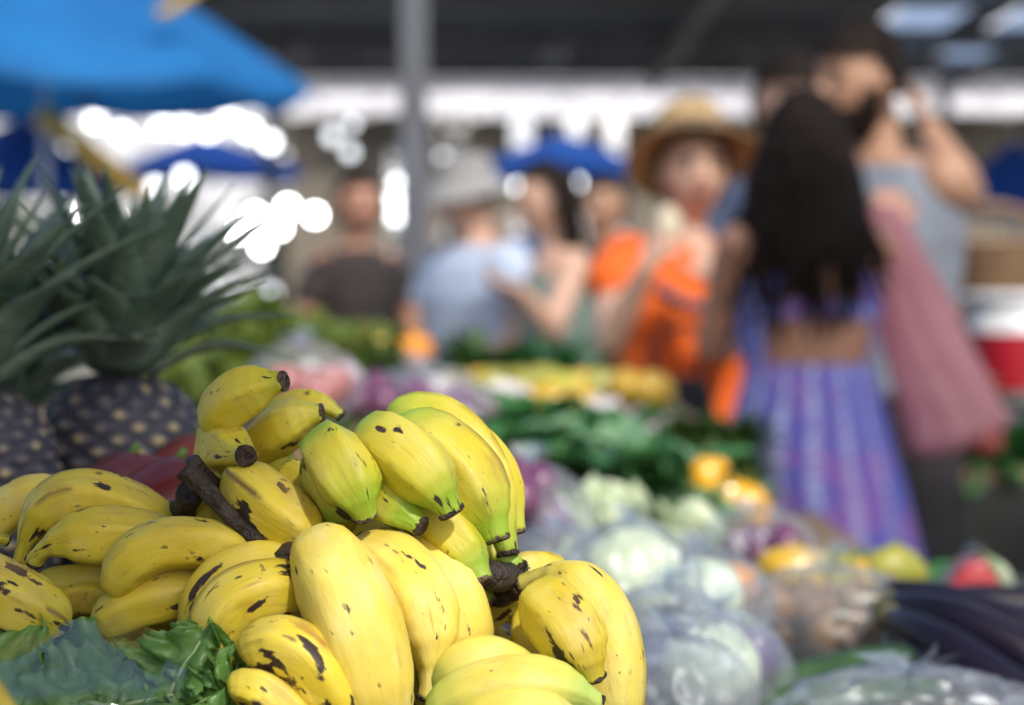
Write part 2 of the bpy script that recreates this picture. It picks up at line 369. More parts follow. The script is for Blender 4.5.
# ---- parasols
M['azure'] = surf('azure_cloth', (.012, .19, .50), (.01, .145, .42), .7, 2, .05, trans=.35)
M['royal'] = surf('royal_blue_cloth', (.008, .075, .38), (.006, .055, .30), .7, 2, .05, trans=.35)
M['royal_l'] = surf('bright_blue_cloth', (.012, .11, .48), (.01, .08, .38), .7, 2, .05, trans=.35)
M['pole'] = surf('white_pole', (.7, .7, .7), (.6, .6, .6), .35, 5, 0)
M['gold'] = surf('yellow_wood', (.55, .36, .05), (.45, .28, .04), .5, 12, .1)
def parasol(px, y, rim_py, apex_py, Rr, m, label, pole='pole', sides=8):
    c = at(px, rim_py, y); ap = at(px, apex_py, y); h = ap.z - c.z
    root = empty('parasol', (c.x, c.y, 0), label, 'parasol', 'blue parasols over the stalls')
    mb = MB(); v = [Vector((c.x, c.y, ap.z))]; f = []; rings = 6; ns = sides * 4
    for j in range(1, rings + 1):
        t = j / rings
        for i in range(ns):
            a = 2 * math.pi * i / ns; seg = (i % 4) / 4; sag = .06 * math.sin(seg * math.pi) * t * h
            rr = Rr * t * (math.cos(math.pi / sides) / math.cos(((a % (2 * math.pi / sides)) - math.pi / sides)))
            v.append(Vector((c.x + rr * math.cos(a), c.y + rr * math.sin(a), ap.z - h * (t ** 1.15) - sag)))
    for i in range(ns):
        i2 = (i + 1) % ns; f.append((0, 1 + i, 1 + i2))
        for j in range(rings - 1): f.append((1 + j * ns + i, 1 + (j + 1) * ns + i, 1 + (j + 1) * ns + i2, 1 + j * ns + i2))
    mb.add(v, f); cn = mb.build('canopy', m, root)
    mb = MB(); v = []; f = []     # hanging valance
    for i in range(ns + 1):
        a = 2 * math.pi * i / ns; rr = Rr * (math.cos(math.pi / sides) / math.cos(((a % (2 * math.pi / sides)) - math.pi / sides)))
        x, yy = c.x + rr * math.cos(a), c.y + rr * math.sin(a); seg = (i % 4) / 4; z = c.z - .06 * math.sin(seg * math.pi) * h
        v += [(x, yy, z), (x, yy, z - .05 - .01 * (i % 2))]
    for i in range(ns): f.append((2 * i, 2 * i + 1, 2 * i + 3, 2 * i + 2))
    mb.add(v, f); mb.build('valance', m, root)
    MB().tube([(c.x, c.y, 0), (c.x, c.y, ap.z + .05)], .022, 10).build('pole', M[pole], root)
    MB().tube([(c.x, c.y, 0.005), (c.x, c.y, .09)], [.22, .20], 20).build('base', M['concrete'], root)
    for k in range(sides):
        a = 2 * math.pi * k / sides
        MB().tube([(c.x, c.y, ap.z - .03), (c.x + Rr * .97 * math.cos(a), c.y + Rr * .97 * math.sin(a), c.z - .02)], .010, 6).build('rib', M['steel'], root)
parasol(45, 13, 86, -75, 1.42, M['azure'], 'large bright azure parasol above the pineapples at the upper left')
parasol(205, 28, 172, 134, 1.15, M['royal'], 'small royal blue parasol just behind the tall pineapple crown')
parasol(20, 21, 186, 118, 1.1, M['royal'], 'royal blue parasol at the left edge, half under the azure one')
parasol(562, 28, 172, 134, 1.15, M['royal_l'], 'royal blue parasol in the middle between pillar and straw hat')
parasol(1015, 20, 205, 140, .62, M['royal'], 'royal blue parasol at the right edge behind the bearded man')
# added fabric awning over the left half of the stall, out of the frame above: it shades the pineapples and left bananas
M['shade_awning'] = surf('shade_awning_cloth', (.16, .18, .16), (.12, .13, .12), .8, 3, .1)
aw = empty('shade_awning', (-.4, .6, 0), 'added unseen shade canvas on four steel posts over the left half of the front stall', 'shade_awning')
mb = MB(); v = []; f = []
for j in range(13):
    for i in range(17): v.append((-1.35 + i / 16 * 1.73, -.95 + j / 12 * 1.7, 2.2 - .03 * math.sin(i / 16 * math.pi) * math.sin(j / 12 * math.pi) + .008 * (i % 2)))
for j in range(12):
    for i in range(16): q = j * 17 + i; f.append((q, q + 1, q + 18, q + 17))
mb.add(v, f); mb.build('canvas', M['shade_awning'], aw)
for x in (-1.33, .36):
    for y in (-.93, .73): MB().tube([(x, y, 0), (x, y, 2.19)], .014, 10).build('post', M['steel'], aw)


# ---- added bank of sunlit white low over the horizon, to whiten the sky gaps
M['cloud'] = surf('cloud', (.93, .93, .94), (.88, .89, .92), 1, .01, 0)
mb = MB(); v = []; f = []; nx, nz = 150, 40
for j in range(nz + 1):
    for i in range(nx + 1):
        x = -420 + 840 * i / nx; u = j / nz; z = -2 + u * 150
        d = 60 * noise.fractal(Vector((x * .008, z * .02, 1)), 1, 2, 5) + 25 * abs(noise.noise(Vector((x * .03, z * .04, 5))))
        v.append((x, 720 - d + 260 * u ** 2, z + 18 * noise.noise(Vector((x * .012, 0, 3))) * u * 3))
for j in range(nz):
    for i in range(nx): a = j * (nx + 1) + i; f.append((a, a + 1, a + nx + 2, a + nx + 1))
mb.add(v, f); struct(mb.build('added_clouds', M['cloud']))
# ---- added glowing globes on cords, put in for the bright background discs
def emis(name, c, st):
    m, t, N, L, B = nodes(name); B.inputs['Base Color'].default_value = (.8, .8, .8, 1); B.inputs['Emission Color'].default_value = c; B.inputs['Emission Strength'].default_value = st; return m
M['bulb'] = emis('lit_white_globe', (.93, .97, 1, 1), 4.2); M['globe_dim'] = emis('dim_white_globe', (.9, .95, 1, 1), 1.6); M['globe_green'] = emis('lit_greenish_globe', (.75, 1, .25, 1), 8); M['globe_bright'] = emis('bright_globe', (.97, .98, 1, 1), 14)  # glow of the added globes, put in where sky gaps came out too dim
def bokeh_globes(spots, d, label, mats=None, rr=.062):
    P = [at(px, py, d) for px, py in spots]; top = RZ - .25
    root = empty('added_globe_string' if len(P) > 1 else 'added_globe', (P[0].x, P[0].y, P[0].z), label, 'string of added globes' if len(P) > 1 else 'bokeh_globe')
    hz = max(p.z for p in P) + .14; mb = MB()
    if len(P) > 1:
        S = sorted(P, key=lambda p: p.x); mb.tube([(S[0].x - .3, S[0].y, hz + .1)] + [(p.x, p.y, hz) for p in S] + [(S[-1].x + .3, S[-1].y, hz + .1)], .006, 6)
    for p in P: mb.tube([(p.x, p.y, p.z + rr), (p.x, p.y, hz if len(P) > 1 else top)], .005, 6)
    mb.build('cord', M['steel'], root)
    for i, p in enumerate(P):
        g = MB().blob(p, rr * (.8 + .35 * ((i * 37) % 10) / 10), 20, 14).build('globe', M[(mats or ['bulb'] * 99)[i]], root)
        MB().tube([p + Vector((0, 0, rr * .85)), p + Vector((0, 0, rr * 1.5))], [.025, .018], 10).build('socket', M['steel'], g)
bokeh_globes([(50, 126), (70, 143), (95, 120), (122, 132), (163, 124), (184, 128), (208, 131), (228, 117), (250, 130), (270, 142)], 19, 'added string of round white globes glowing below the azure parasol', ['bulb', 'globe_dim', 'bulb', 'bulb', 'bulb', 'bulb', 'bulb', 'bulb', 'bulb', 'bulb', 'globe_dim'])
bokeh_globes([(238, 232), (256, 216), (262, 246), (280, 228), (288, 208), (315, 215)], 23, 'added cluster of bright white globes glowing right of the pineapple crown', ['globe_bright'] * 6)
bokeh_globes([(100, 232), (88, 212), (112, 218)], 23, 'three added white globes glowing between the two pineapple crowns', ['globe_bright'] * 3)
bokeh_globes([(155, 186), (184, 177)], 24, 'pair of small added globes just behind the pineapple leaf tips')
bokeh_globes([(352, 124), (332, 136), (350, 152)], 24, 'added string of three dim globes left of the grey pillar', ['globe_dim'] * 3)
bokeh_globes([(398, 182), (396, 200), (396, 216)], 24, 'three added white globes hanging close above each other beside the grey pillar')
bokeh_globes([(443, 158), (456, 172)], 24, 'pair of added white globes right of the grey pillar above the pale hat', ['globe_dim', 'bulb'])
bokeh_globes([(519, 187), (528, 200)], 23, 'pair of added white globes between the pale hat and the dark-haired woman', ['bulb', 'globe_dim'])
bokeh_globes([(576, 183)], 23, 'added white globe glowing just under the middle blue parasol')
bokeh_globes([(614, 206), (614, 222)], 23, 'pair of added white globes left of the straw hat')
bokeh_globes([(730, 176)], 23, 'added yellow-green globe glowing right of the straw hat', ['globe_green'])
bokeh_globes([(272, 292)], 20, 'faint added globe low beside the right edge of the pineapple crown', ['globe_dim'])

mb = MB(); mb.tube([at(40, 112, 12.4), at(140, 192, 12.4)], .055, 10); tag(mb.build('prop_pole', M['gold']), 'slanting ochre wooden prop under the azure parasol at the upper left', 'prop pole')
c = at(182, 2, 12); mb = MB(); mb.tube(curve([c + Vector((-.12, 0, -.06)), c, c + Vector((.10, 0, .10))], 8), .03, 10); tag(mb.build('strap', M['gold']), 'yellow strap above the azure parasol rim at the top edge', 'strap')
# ================================================================ stall tables and crates
M['wood'] = surf('crate_wood', (.26, .17, .09), (.15, .10, .055), .75, 14, .4, 60)
M['cloth_dark'] = surf('dark_table_cloth', (.035, .04, .035), (.02, .02, .02), .9, 8, .2)
def stall(name, x0, x1, y0, y1, z, label):
    root = empty(name, ((x0 + x1) / 2, (y0 + y1) / 2, 0), label, 'stall table')
    MB().box(((x0 + x1) / 2, (y0 + y1) / 2, z - .015), (x1 - x0, y1 - y0, .03)).build('tabletop', M['wood'], root, smooth=False)
    MB().box(((x0 + x1) / 2, (y0 + y1) / 2, z - .17), (x1 - x0 - .01, y1 - y0 - .01, .28)).build('table_skirt', M['cloth_dark'], root, smooth=False)
    for x in (x0 + .06, x1 - .06):
        for y in (y0 + .06, y1 - .06):
            MB().box((x, y, (z - .31) / 2), (.05, .05, z - .31)).build('leg', M['wood'], root, smooth=False)
    return root
stall('stall_table', -1.0, .80, .45, 2.45, .87, 'dark-skirted stall table under the bananas, eggplants and pineapples')
stall('stall_table', -1.5, .42, 2.55, 3.35, .90, 'stall table carrying the dark green collard leaves and orange peppers')
stall('stall_table', -1.9, .33, 3.45, 5.3, .985, 'farther stall table carrying yellow mangos and leafy herbs')
def crate(c, sx, sy, h, label, mat='wood', slats=3):
    root = empty('crate', (c[0], c[1], c[2]), label, 'crate')
    x, y, z = c
    MB().box((x, y, z + .008), (sx, sy, .012)).build('floor_board', M[mat], root, smooth=False)
    sh = h / (slats * 1.25)
    for s in range(slats):
        zz = z + .02 + sh * .5 + s * sh * 1.25
        for k in (-1, 1):
            MB().box((x, y + k * sy / 2, zz), (sx, .01, sh)).build('slat', M[mat], root, smooth=False)
            MB().box((x + k * (sx / 2 - .006), y, zz), (.01, sy - .02, sh)).build('slat', M[mat], root, smooth=False)
    for a in (-1, 1):
        for b in (-1, 1): MB().box((x + a * (sx / 2 - .022), y + b * (sy / 2 - .016), z + h / 2 + .01), (.018, .018, h)).build('corner_post', M[mat], root, smooth=False)
crate((-.145, 1.06, .871), .42, .32, .125, 'slatted wooden crate under the heap of bananas')
crate((-.30, 1.52, .871), .42, .30, .125, 'slatted wooden crate under the pineapples')
# ================================================================ bananas
TIP = [(0, .35), (.04, .37), (.09, .45), (.16, .65), (.25, .86), (.37, .98), (.5, 1)]
ROUND = [(0, .12), (.015, .30), (.04, .50), (.09, .70), (.16, .85), (.28, .96), (.5, 1)]
NECK = [(0, .27), (.06, .25), (.13, .30), (.21, .52), (.31, .82), (.42, .97), (.5, 1)]
PR = dict(t=TIP, r=ROUND, n=NECK)
def prof(keys, x):
    for (a, b), (c, d) in zip(keys, keys[1:]):
        if x <= c:
            u = (x - a) / (c - a); u = u * u * (3 - 2 * u) * .5 + u * .5; return b + (d - b) * u
    return 1.0
class Seeds: n = 0
def banana(parent, pts, wpx, ends='rt', sp=.5, gr=.3, mat='ban', nub=True, twist=None, name='banana', Z=None, tipmat=None):
    """pts: (px, py, cm nearer(-)/farther(+) than the focus plane); wpx: half width in picture pixels"""
    Seeds.n += 1; g = random.Random(Seeds.n * 13)
    D0 = .985
    W = [at(p[0], p[1], D0 + p[2] / 100) for p in pts] if Z is None else [Vector(p) for p in pts]
    n = 46; cv = curve(W, n); Rw = wpx / FPX * (D0 + pts[1][2] / 100) if Z is None else wpx
    L = sum((cv[i + 1] - cv[i]).length for i in range(n - 1))
    K = 30; ph = g.uniform(0, 6.28) if twist is None else twist
    T, N, B = frames(cv, Vector((.1, -1, .2)).normalized()); v = []; f = []; bc = []; tt = []; rg = []
    off = Vector((g.uniform(-9, 9), g.uniform(-9, 9), g.uniform(-9, 9)))
    s = 0; kexp = g.uniform(.75, 1.05) * (.62 if mat == 'ban_pale' else 1)
    for i in range(n):
        if i: s += (cv[i] - cv[i - 1]).length
        t = s / L
        r = Rw * min(prof(PR[ends[0]], t), prof(PR[ends[1]], 1 - t)) if ends[0] != 'r' or True else 0
        r *= 1 + .02 * noise.noise(Vector((s * 30, Seeds.n, 0)))
        for k in range(K):
            a = 2 * math.pi * k / K; m5 = (a + ph) % (2 * math.pi / 5)
            endk = min(1, min(t, 1 - t) * 6); sec = (math.cos(math.pi / 5) / math.cos(m5 - math.pi / 5)) ** (kexp * endk)
            ridge = abs(m5 - math.pi / 5) / (math.pi / 5); sec *= 1 + .015 * max(0, ridge - .8) * 5
            q = r * sec * 1.05 * (1 + .018 * noise.noise(Vector((math.cos(a) * 1.2, math.sin(a) * 1.2, s * 45 + Seeds.n * 3))))
            v.append(cv[i] + N[i] * math.cos(a) * q + B[i] * math.sin(a) * q)
            bc.append(tuple(Vector((math.cos(a) * Rw, math.sin(a) * Rw, s)) + off)); tt.append(t); rg.append(max(0, (ridge - .72) / .28))
    for i in range(n - 1):
        for k in range(K):
            k2 = (k + 1) % K; f.append((i * K + k, (i + 1) * K + k, (i + 1) * K + k2, i * K + k2))
    v += [cv[0] - T[0] * Rw * .03, cv[-1] + T[-1] * Rw * .03]; bc += [bc[0], bc[-1]]; tt += [0, 1]; rg += [0, 0]; a = len(v) - 2
    for k in range(K):
        k2 = (k + 1) % K; f.append((a, k, k2)); f.append((a + 1, (n - 1) * K + k2, (n - 1) * K + k))
    mb = MB(); mb.add(v, f, bc=bc, tt=tt, rg=rg, sp=[sp * g.uniform(.8, 1.2)] * len(v), gr=[gr] * len(v))
    o = mb.build(name, M[mat], parent)
    if nub:
        for e, idx, sg in ((ends[0], 0, -1), (ends[1], -1, 1)):
            if e == 'r': continue
            if e == 'n' and idx == 0 and len(ends) > 2: continue
            rr = Rw * PR[e][0][1]; p = cv[idx]; t = T[idx] * sg; mbn = MB()
            jag = lambda a, sd=g.uniform(0, 99): 1 + .16 * noise.noise(Vector((math.cos(a) * 2, math.sin(a) * 2, sd)))
            mbn.tube([p - t * rr * .30, p - t * rr * .15, p + t * rr * .12, p + t * rr * .24, p + t * rr * .16, p + t * rr * .22], [rr * 1.0, rr * 1.10, rr * 1.08, rr * .90, rr * .55, rr * .2], 20, True, jag)
            mbn.build('banana_tip', M[tipmat or ('tip' if g.random() < .7 else 'tip_dark')], o)
    return o
def bunch(loc, label, single=False):
    p = at(loc[0], loc[1], .985 + loc[2] / 100)
    return empty('banana_bunch' if not single else 'banana', p, label, 'banana bunch' if not single else 'banana', 'bananas heaped on the stall')
A = bunch((255, 455, 3), 'topmost small yellow banana bunch, its tips pointing up right, at the peak of the heap')
banana(A, [(214, 434, 4), (236, 398, 3), (284, 381, 2)], 28, 'rt', .25, .25, twist=.5)
banana(A, [(250, 462, 7), (282, 428, 5.5), (322, 413, 5)], 27, 'rt', .4, .2)
banana(A, [(268, 420, 9), (305, 403, 8), (341, 416, 7.5)], 16, 'rt', .3, .3)
banana(A, [(212, 444, 7), (226, 450, 3.5), (246, 456, .6)], 29, 'rt', .55, .15, tipmat='tip_dark')
banana(A, [(235, 470, 8), (262, 460, 7), (290, 470, 6)], 22, 'rr', .4, .3)
Bb = bunch((225, 520, 2), 'brown-spotted banana bunch with a blackened stalk just left of the heap centre')
banana(Bb, [(236, 478, 2), (266, 504, .5), (318, 540, 0)], 34, 'rr', 1.55, 0, twist=1.0)
banana(Bb, [(282, 470, 4), (318, 498, 3.2), (354, 530, 2.7)], 28, 'rr', .7, .1)
banana(Bb, [(222, 462, 4.5), (226, 490, 4), (250, 525, 4)], 15, 'nr', .5, .6)
banana(Bb, [(214, 488, 5), (205, 512, 4.5), (208, 545, 5)], 17, 'rr', .4, .2)
mb = MB(); sk_ = curve([at(184, 468, .985), at(203, 486, .985), at(228, 514, .983), at(262, 546, .98)], 24)
mb.tube(sk_, [(.0039 - .0017 * i / 23) * (1 + .05 * math.sin(i * 1.3)) for i in range(24)], 12, True, None, 1.25)
mb.tube(curve([at(192, 458, .995), at(202, 475, 1.0), at(222, 492, 1.01)], 8), [.003, .0035, .004, .004, .004, .004, .004, .004], 10)
mb.build('stalk', M['stalk'], Bb)
mb = MB(); mb.tube(curve([at(190, 490, 1.01), at(186, 505, 1.02), at(178, 520, 1.03)], 8), [.0052, .006, .0056, .005, .005, .006, .008, .01], 12); mb.build('stalk', M['stalk'], Bb)
Cc = bunch((440, 540, 3), 'green-ended banana bunch fanning right with blunt brown tips, upper right of the heap')
banana(Cc, [(322, 440, 1), (347, 476, -1.2), (365, 516, -1.4)], 36, 'rt', .6, 1.0, twist=.4)
banana(Cc, [(315, 455, 2), (330, 492, .5), (352, 517, .3)], 24, 'rr', .4, .9)
banana(Cc, [(352, 462, 2.0), (386, 496, .2), (421, 527, -1.0)], 28, 'rt', .4, 1.0, twist=1.3)
banana(Cc, [(366, 436, 1.5), (412, 462, -.6), (451, 512, -1)], 37, 'rt', .5, .75, twist=.9)
banana(Cc, [(395, 428, 3.5), (458, 468, 2), (497, 539, 1.2)], 37, 'rt', .7, .65, twist=.2)
banana(Cc, [(385, 420, 5), (462, 440, 4.2), (508, 554, 3)], 30, 'rt', .6, .5)
banana(Cc, [(410, 428, 6.5), (478, 452, 5.2), (517, 532, 4.2)], 25, 'rt', .4, .3)
banana(Cc, [(392, 492, 1.8), (447, 533, 1.0), (483, 581, .2)], 29, 'rt', .4, .8, twist=.7)
banana(Cc, [(440, 505, 4.4), (486, 544, 3.9), (522, 568, 3.2)], 23, 'rt', .3, .95)
banana(Cc, [(448, 560, 3.3), (472, 582, 2.8), (492, 602, 2.4)], 17, 'rt', .3, .95)
mb = MB(); mb.tube(curve([at(486, 570, 1.0), at(498, 578, 1.0), at(515, 572, 1.03)], 8), [.005, .0062, .0065, .006, .006, .006, .006, .006], 12); mb.build('crown', M['stalk'], Cc)
D = bunch((370, 640, 1), 'large plump pale yellow banana bunch in the middle front of the heap')
banana(D, [(313, 547, -1.5), (352, 612, -4.2), (381, 740, -3.6)], 49, 'rr', .35, 0, mat='ban_pale', twist=2.2)
banana(D, [(352, 556, .5), (415, 598, -1.6), (429, 698, -2.2)], 42, 'rn', .45, .05, mat='ban_pale', twist=.15)
banana(D, [(392, 563, 1.5), (444, 590, .6), (464, 676, .3)], 39, 'rr', .5, .05, mat='ban_pale', twist=1.2)
mb = MB(); mb.tube(curve([at(284, 548, .97), at(291, 558, .972), at(304, 570, .975)], 6), [.0045, .0052, .0055, .005, .005, .006], 12); mb.build('stalk', M['stalk'], D)
banana(D, [(425, 650, 1), (432, 690, .6), (440, 740, .4)], 26, 'rr', .5, .2)
E = bunch((200, 590, 1), 'banana bunch of long curved fingers sweeping left below the blackened stalk')
banana(E, [(113, 596, -.3), (158, 547, -.8), (256, 556, .4)], 28, 'rr', .6, .05, twist=2.0)
banana(E, [(96, 629, .2), (148, 602, -.2), (222, 592, .4)], 27, 'rr', .6, .05, twist=.3)
banana(E, [(199, 640, -.9), (222, 578, -1.5), (296, 563, -.4)], 27, 'rr', .6, .05, twist=1.3)
banana(E, [(226, 678, -2), (232, 604, -3.0), (322, 592, -1.2)], 33, 'rr', .9, .0, twist=.5)
banana(E, [(255, 650, -.6), (300, 640, -.9), (352, 690, -.6)], 27, 'rr', .6, .05)
Fb = bunch((290, 680, -4), 'two black-bruised bananas lying low in front of the pale plump bunch')
banana(Fb, [(244, 655, -4.6), (300, 655, -5.4), (352, 735, -5)], 33, 'rr', 1.45, 0, twist=1.8)
banana(Fb, [(230, 690, -5.6), (270, 698, -6), (312, 752, -6)], 27, 'rr', 1.4, 0)
banana(Fb, [(186, 692, -.5), (205, 688, -.8), (250, 700, -.4)], 20, 'rr', .6, .6)
G = bunch((90, 540, 3), 'shaded banana bunch at the left of the heap in front of the pineapples')
banana(G, [(18, 572, 4.2), (72, 500, 3.6), (186, 545, 4.2)], 30, 'nr', .8, .12, twist=1.9)
banana(G, [(34, 562, 2.0), (84, 538, 1.6), (190, 550, 2.8)], 33, 'nr', .6, .12, twist=.7)
banana(G, [(36, 584, 3.6), (90, 584, 3.2), (150, 582, 3)], 21, 'rr', .5, .1)
banana(G, [(50, 622, 2.8), (90, 598, 2.6), (150, 622, 2.6)], 21, 'rr', 1.2, .1)
banana(G, [(8, 541, 5.2), (-25, 545, 4.8), (-80, 580, 4.6)], 20, 'nr', .5, .2, tipmat='tip_dark')
banana(G, [(-30, 560, 8), (12, 506, 7.6), (66, 492, 7.4)], 22, 'rr', .2, 0, mat='ban_pale')
H = bunch((20, 600, -1), 'single banana at the left edge with a dark scar and a blackened tip', True)
banana(H, [(-60, 560, -1.5), (4, 596, -1.8), (70, 627, -1.4)], 35, 'rr', 1.3, .25, twist=.2, name='fruit')
I = bunch((570, 630, 1), 'separate banana bunch at the right edge of the heap, one finger with a black nub')
banana(I, [(534, 598, -.5), (571, 632, -2.6), (592, 677, -2.8)], 38, 'rt', 1.0, .1, twist=.95, tipmat='tip_dark')
banana(I, [(522, 584, 2.4), (588, 600, .4), (616, 735, -.4)], 35, 'nr', .4, .15, mat='ban_pale')
banana(I, [(526, 580, 3.8), (600, 606, 2.6), (622, 730, 2)], 31, 'nr', .4, .2)
banana(I, [(536, 606, 2.4), (540, 655, 1.4), (585, 700, .6)], 28, 'rr', .6, .05)
mb = MB(); mb.tube(curve([at(496, 592, 1.02), at(510, 588, 1.015), at(526, 584, 1.01)], 8), [.007, .0072, .007, .0065, .006, .006, .0055, .005], 12); mb.build('crown', M['stalk'], I)
J = bunch((510, 690, -3), 'pale greenish banana bunch lying across the bottom right of the heap')
banana(J, [(446, 700, -2), (478, 660, -2.6), (540, 688, -2)], 27, 'rr', .15, .95, mat='ban_pale')
banana(J, [(430, 722, -3.2), (512, 686, -4.2), (597, 704, -3.4)], 32, 'rt', .15, .8, mat='ban_pale', twist=1.5)
banana(J, [(455, 738, -4.6), (520, 716, -5.2), (575, 742, -5)], 30, 'rr', .15, .5, mat='ban_pale', twist=.4)
K = bunch((-50, 740, -24), 'blurred deep yellow banana nearest the camera in the lower left corner', True)
banana(K, [(-150, 600, -25), (-60, 715, -25), (10, 800, -25)], 68, 'rr', .1, 0, name='fruit')
# inside and back of the heap: the bananas the outer ones lie on
V = empty('banana_bunch', (-.13, 1.07, 1.0), 'hidden inner bananas in the dark gaps under the outer bunches of the heap', 'banana bunch', 'bananas heaped on the stall')
gi = random.Random(4)
for k in range(34):
    px = gi.uniform(130, 540); top = 480 + abs(px - 330) * .42; py = gi.uniform(top + 25, 800)
    dd = 7.0 + gi.uniform(0, 6); a = gi.uniform(-.9, .9); l = 75
    banana(V, [(px - l * math.cos(a), py - l * math.sin(a) + 15, dd), (px, py - 12, dd - .8), (px + l * math.cos(a), py + l * math.sin(a) + 15, dd)], 32, 'rr', .7, .1, nub=False)
for k in range(14):
    px = gi.uniform(-60, 150); py = gi.uniform(620, 760)
    banana(V, [(px - 70, py + 10, 6), (px, py - 10, 5.4), (px + 70, py + 12, 6)], 32, 'rr', .7, .1, nub=False)
# ================================================================ pineapples
M['pine_skin'], t, N, L, B = nodes('pineapple_skin')
def _pine():
    a = N.new("ShaderNodeAttribute"); a.attribute_name = 'eye'; n = N.new("ShaderNodeTexNoise"); n.inputs['Scale'].default_value = 40
    tc = N.new("ShaderNodeTexCoord"); L.new(tc.outputs['Object'], n.inputs['Vector'])
    c = ramp(N, L, a.outputs['Fac'], .30, .62, (.05, .05, .075, 1), (.22, .19, .18, 1)); e = c.node.color_ramp.elements.new(.80); e.color = (.62, .50, .20, 1)
    e = c.node.color_ramp.elements.new(.97); e.color = (.10, .06, .03, 1)
    c2 = mixc(N, L, ramp(N, L, n.outputs[0], .5, .7), c, (.05, .055, .085, 1)); L.new(c2, B.inputs['Base Color']); B.inputs['Roughness'].default_value = .55
_pine()
M['pine_leaf'] = surf('pineapple_leaf', (.22, .30, .22), (.09, .16, .12), .42, 30, .3, 160, p=(.3, .7), trans=.06)
M['pine_leaf_in'] = surf('pineapple_young_leaf', (.16, .24, .07), (.09, .15, .06), .42, 30, .3, 160)
def pineapple(base, r, h, label, seed, lean=(0, 0), crown_h=.14, nleaf=110, spread=1.0):
    g = random.Random(seed); base = Vector(base); root = empty('pineapple', base, label, 'pineapple', 'pineapples at the back left')
    ax = Vector((lean[0], lean[1], 1)).normalized(); q = Vector((0, 0, 1)).rotation_difference(ax).to_matrix()
    v = []; f = []; eye = []; nu, nv = 128, 96; rows = 9; cols = 13
    for j in range(nv + 1):
        t = j / nv; z = h * t; pr = (1 - abs(2 * t - 1) ** 3.2) ** .42 * (1.03 - .10 * t)
        for i in range(nu):
            u = i / nu
            a1 = (u * cols + t * rows) % 1; a2 = (u * cols - t * rows) % 1      # two spirals make diamond eyes
            d = max(abs(a1 - .5), abs(a2 - .5)) * 2; e = 1 - d
            bump = min(1, e * 2.2); a = 2 * math.pi * u
            rr = r * pr * (1 + .07 * bump + (.05 * max(0, e - .7) / .3))
            rv_ = noise.cell(Vector((math.floor(u * cols + t * rows) * 1.7 + seed, math.floor(u * cols - t * rows) * 2.3, 5.0))); v.append(base + q @ Vector((math.cos(a) * rr, math.sin(a) * rr, z))); eye.append(e * (.86 + .22 * rv_) + .05 * noise.noise(Vector((a * 14, t * 50, seed))))
    for j in range(nv):
        for i in range(nu):
            i2 = (i + 1) % nu; f.append((j * nu + i, j * nu + i2, (j + 1) * nu + i2, (j + 1) * nu + i))
    mb = MB(); mb.add(v, f, eye=eye); mb.build('fruit_body', M['pine_skin'], root)
    top = base + q @ Vector((0, 0, h * .985)); outer = MB(); inner = MB()
    for k in range(nleaf):
        u = k / nleaf; az = k * 2.39996 + g.uniform(-.15, .15)
        tilt = (1.22 - 1.1 * u ** .8) * g.uniform(.8, 1.15) * spread; ln = crown_h * (.42 + .75 * math.sin(math.pi * min(1, .18 + u * .72))) * g.uniform(.85, 1.15)
        w0 = .0175 * (1.15 - .45 * u) * (crown_h / .14); hz = Vector((math.cos(az), math.sin(az), 0)); up = Vector((0, 0, 1)); side = hz.cross(up)
        z0 = crown_h * .32 * u; pts = []; ns = 10
        p = Vector((0, 0, z0)) + hz * (.016 * (1 - u) + .003); ang = tilt * .72
        for s in range(ns + 1):
            pts.append((p.copy(), ang)); dvec = hz * math.sin(ang) + up * math.cos(ang); p = p + dvec * ln / ns
            ang += (tilt * .75) / ns * (1 + s * .12) - (.0 if s < 6 else .12 * tilt)
        lv = []; lf = []
        for s, (c, an) in enumerate(pts):
            t = s / ns; ww = w0 * (1 - t ** 1.8) * (1 + .35 * math.sin(t * 3)) + .0002
            nrm = up * math.sin(an) - hz * math.cos(an)
            for kx, dz in ((-1, .38), (-.5, .1), (0, 0), (.5, .1), (1, .38)): lv.append(top + q @ (c + side * ww * kx + nrm * ww * dz * (1 - .3 * t)))
        for s in range(ns):
            for m_ in range(4): lf.append((s * 5 + m_, s * 5 + m_ + 1, (s + 1) * 5 + m_ + 1, (s + 1) * 5 + m_))
        (inner if g.random() < .10 and u > .1 and u < .4 else outer).add(lv, lf)
    o = outer.build('crown', M['pine_leaf'], root)
    md = o.modifiers.new('thick', 'SOLIDIFY'); md.thickness = .0008
    if inner.v: inner.build('young_leaves', M['pine_leaf_in'], root)
    return root
def gp(px, py, d): return at(px, py, d)
p = gp(118, 590, 1.5); pineapple((p.x, p.y, p.z), .052, .135, 'pineapple with its whole grey-green crown in view, right of the others', 5, (.03, -.02), .104, 54)
p = gp(-22, 600, 1.42); pineapple((p.x, p.y, p.z), .050, .125, 'pineapple cut off by the left edge, its crown leaning over its neighbour', 11, (-.05, 0), .112, 54)
p = gp(20, 585, 1.64); pineapple((p.x, p.y, p.z), .050, .115, 'dark pineapple standing behind and between the two front ones', 17, (-.10, .04), .085, 80)
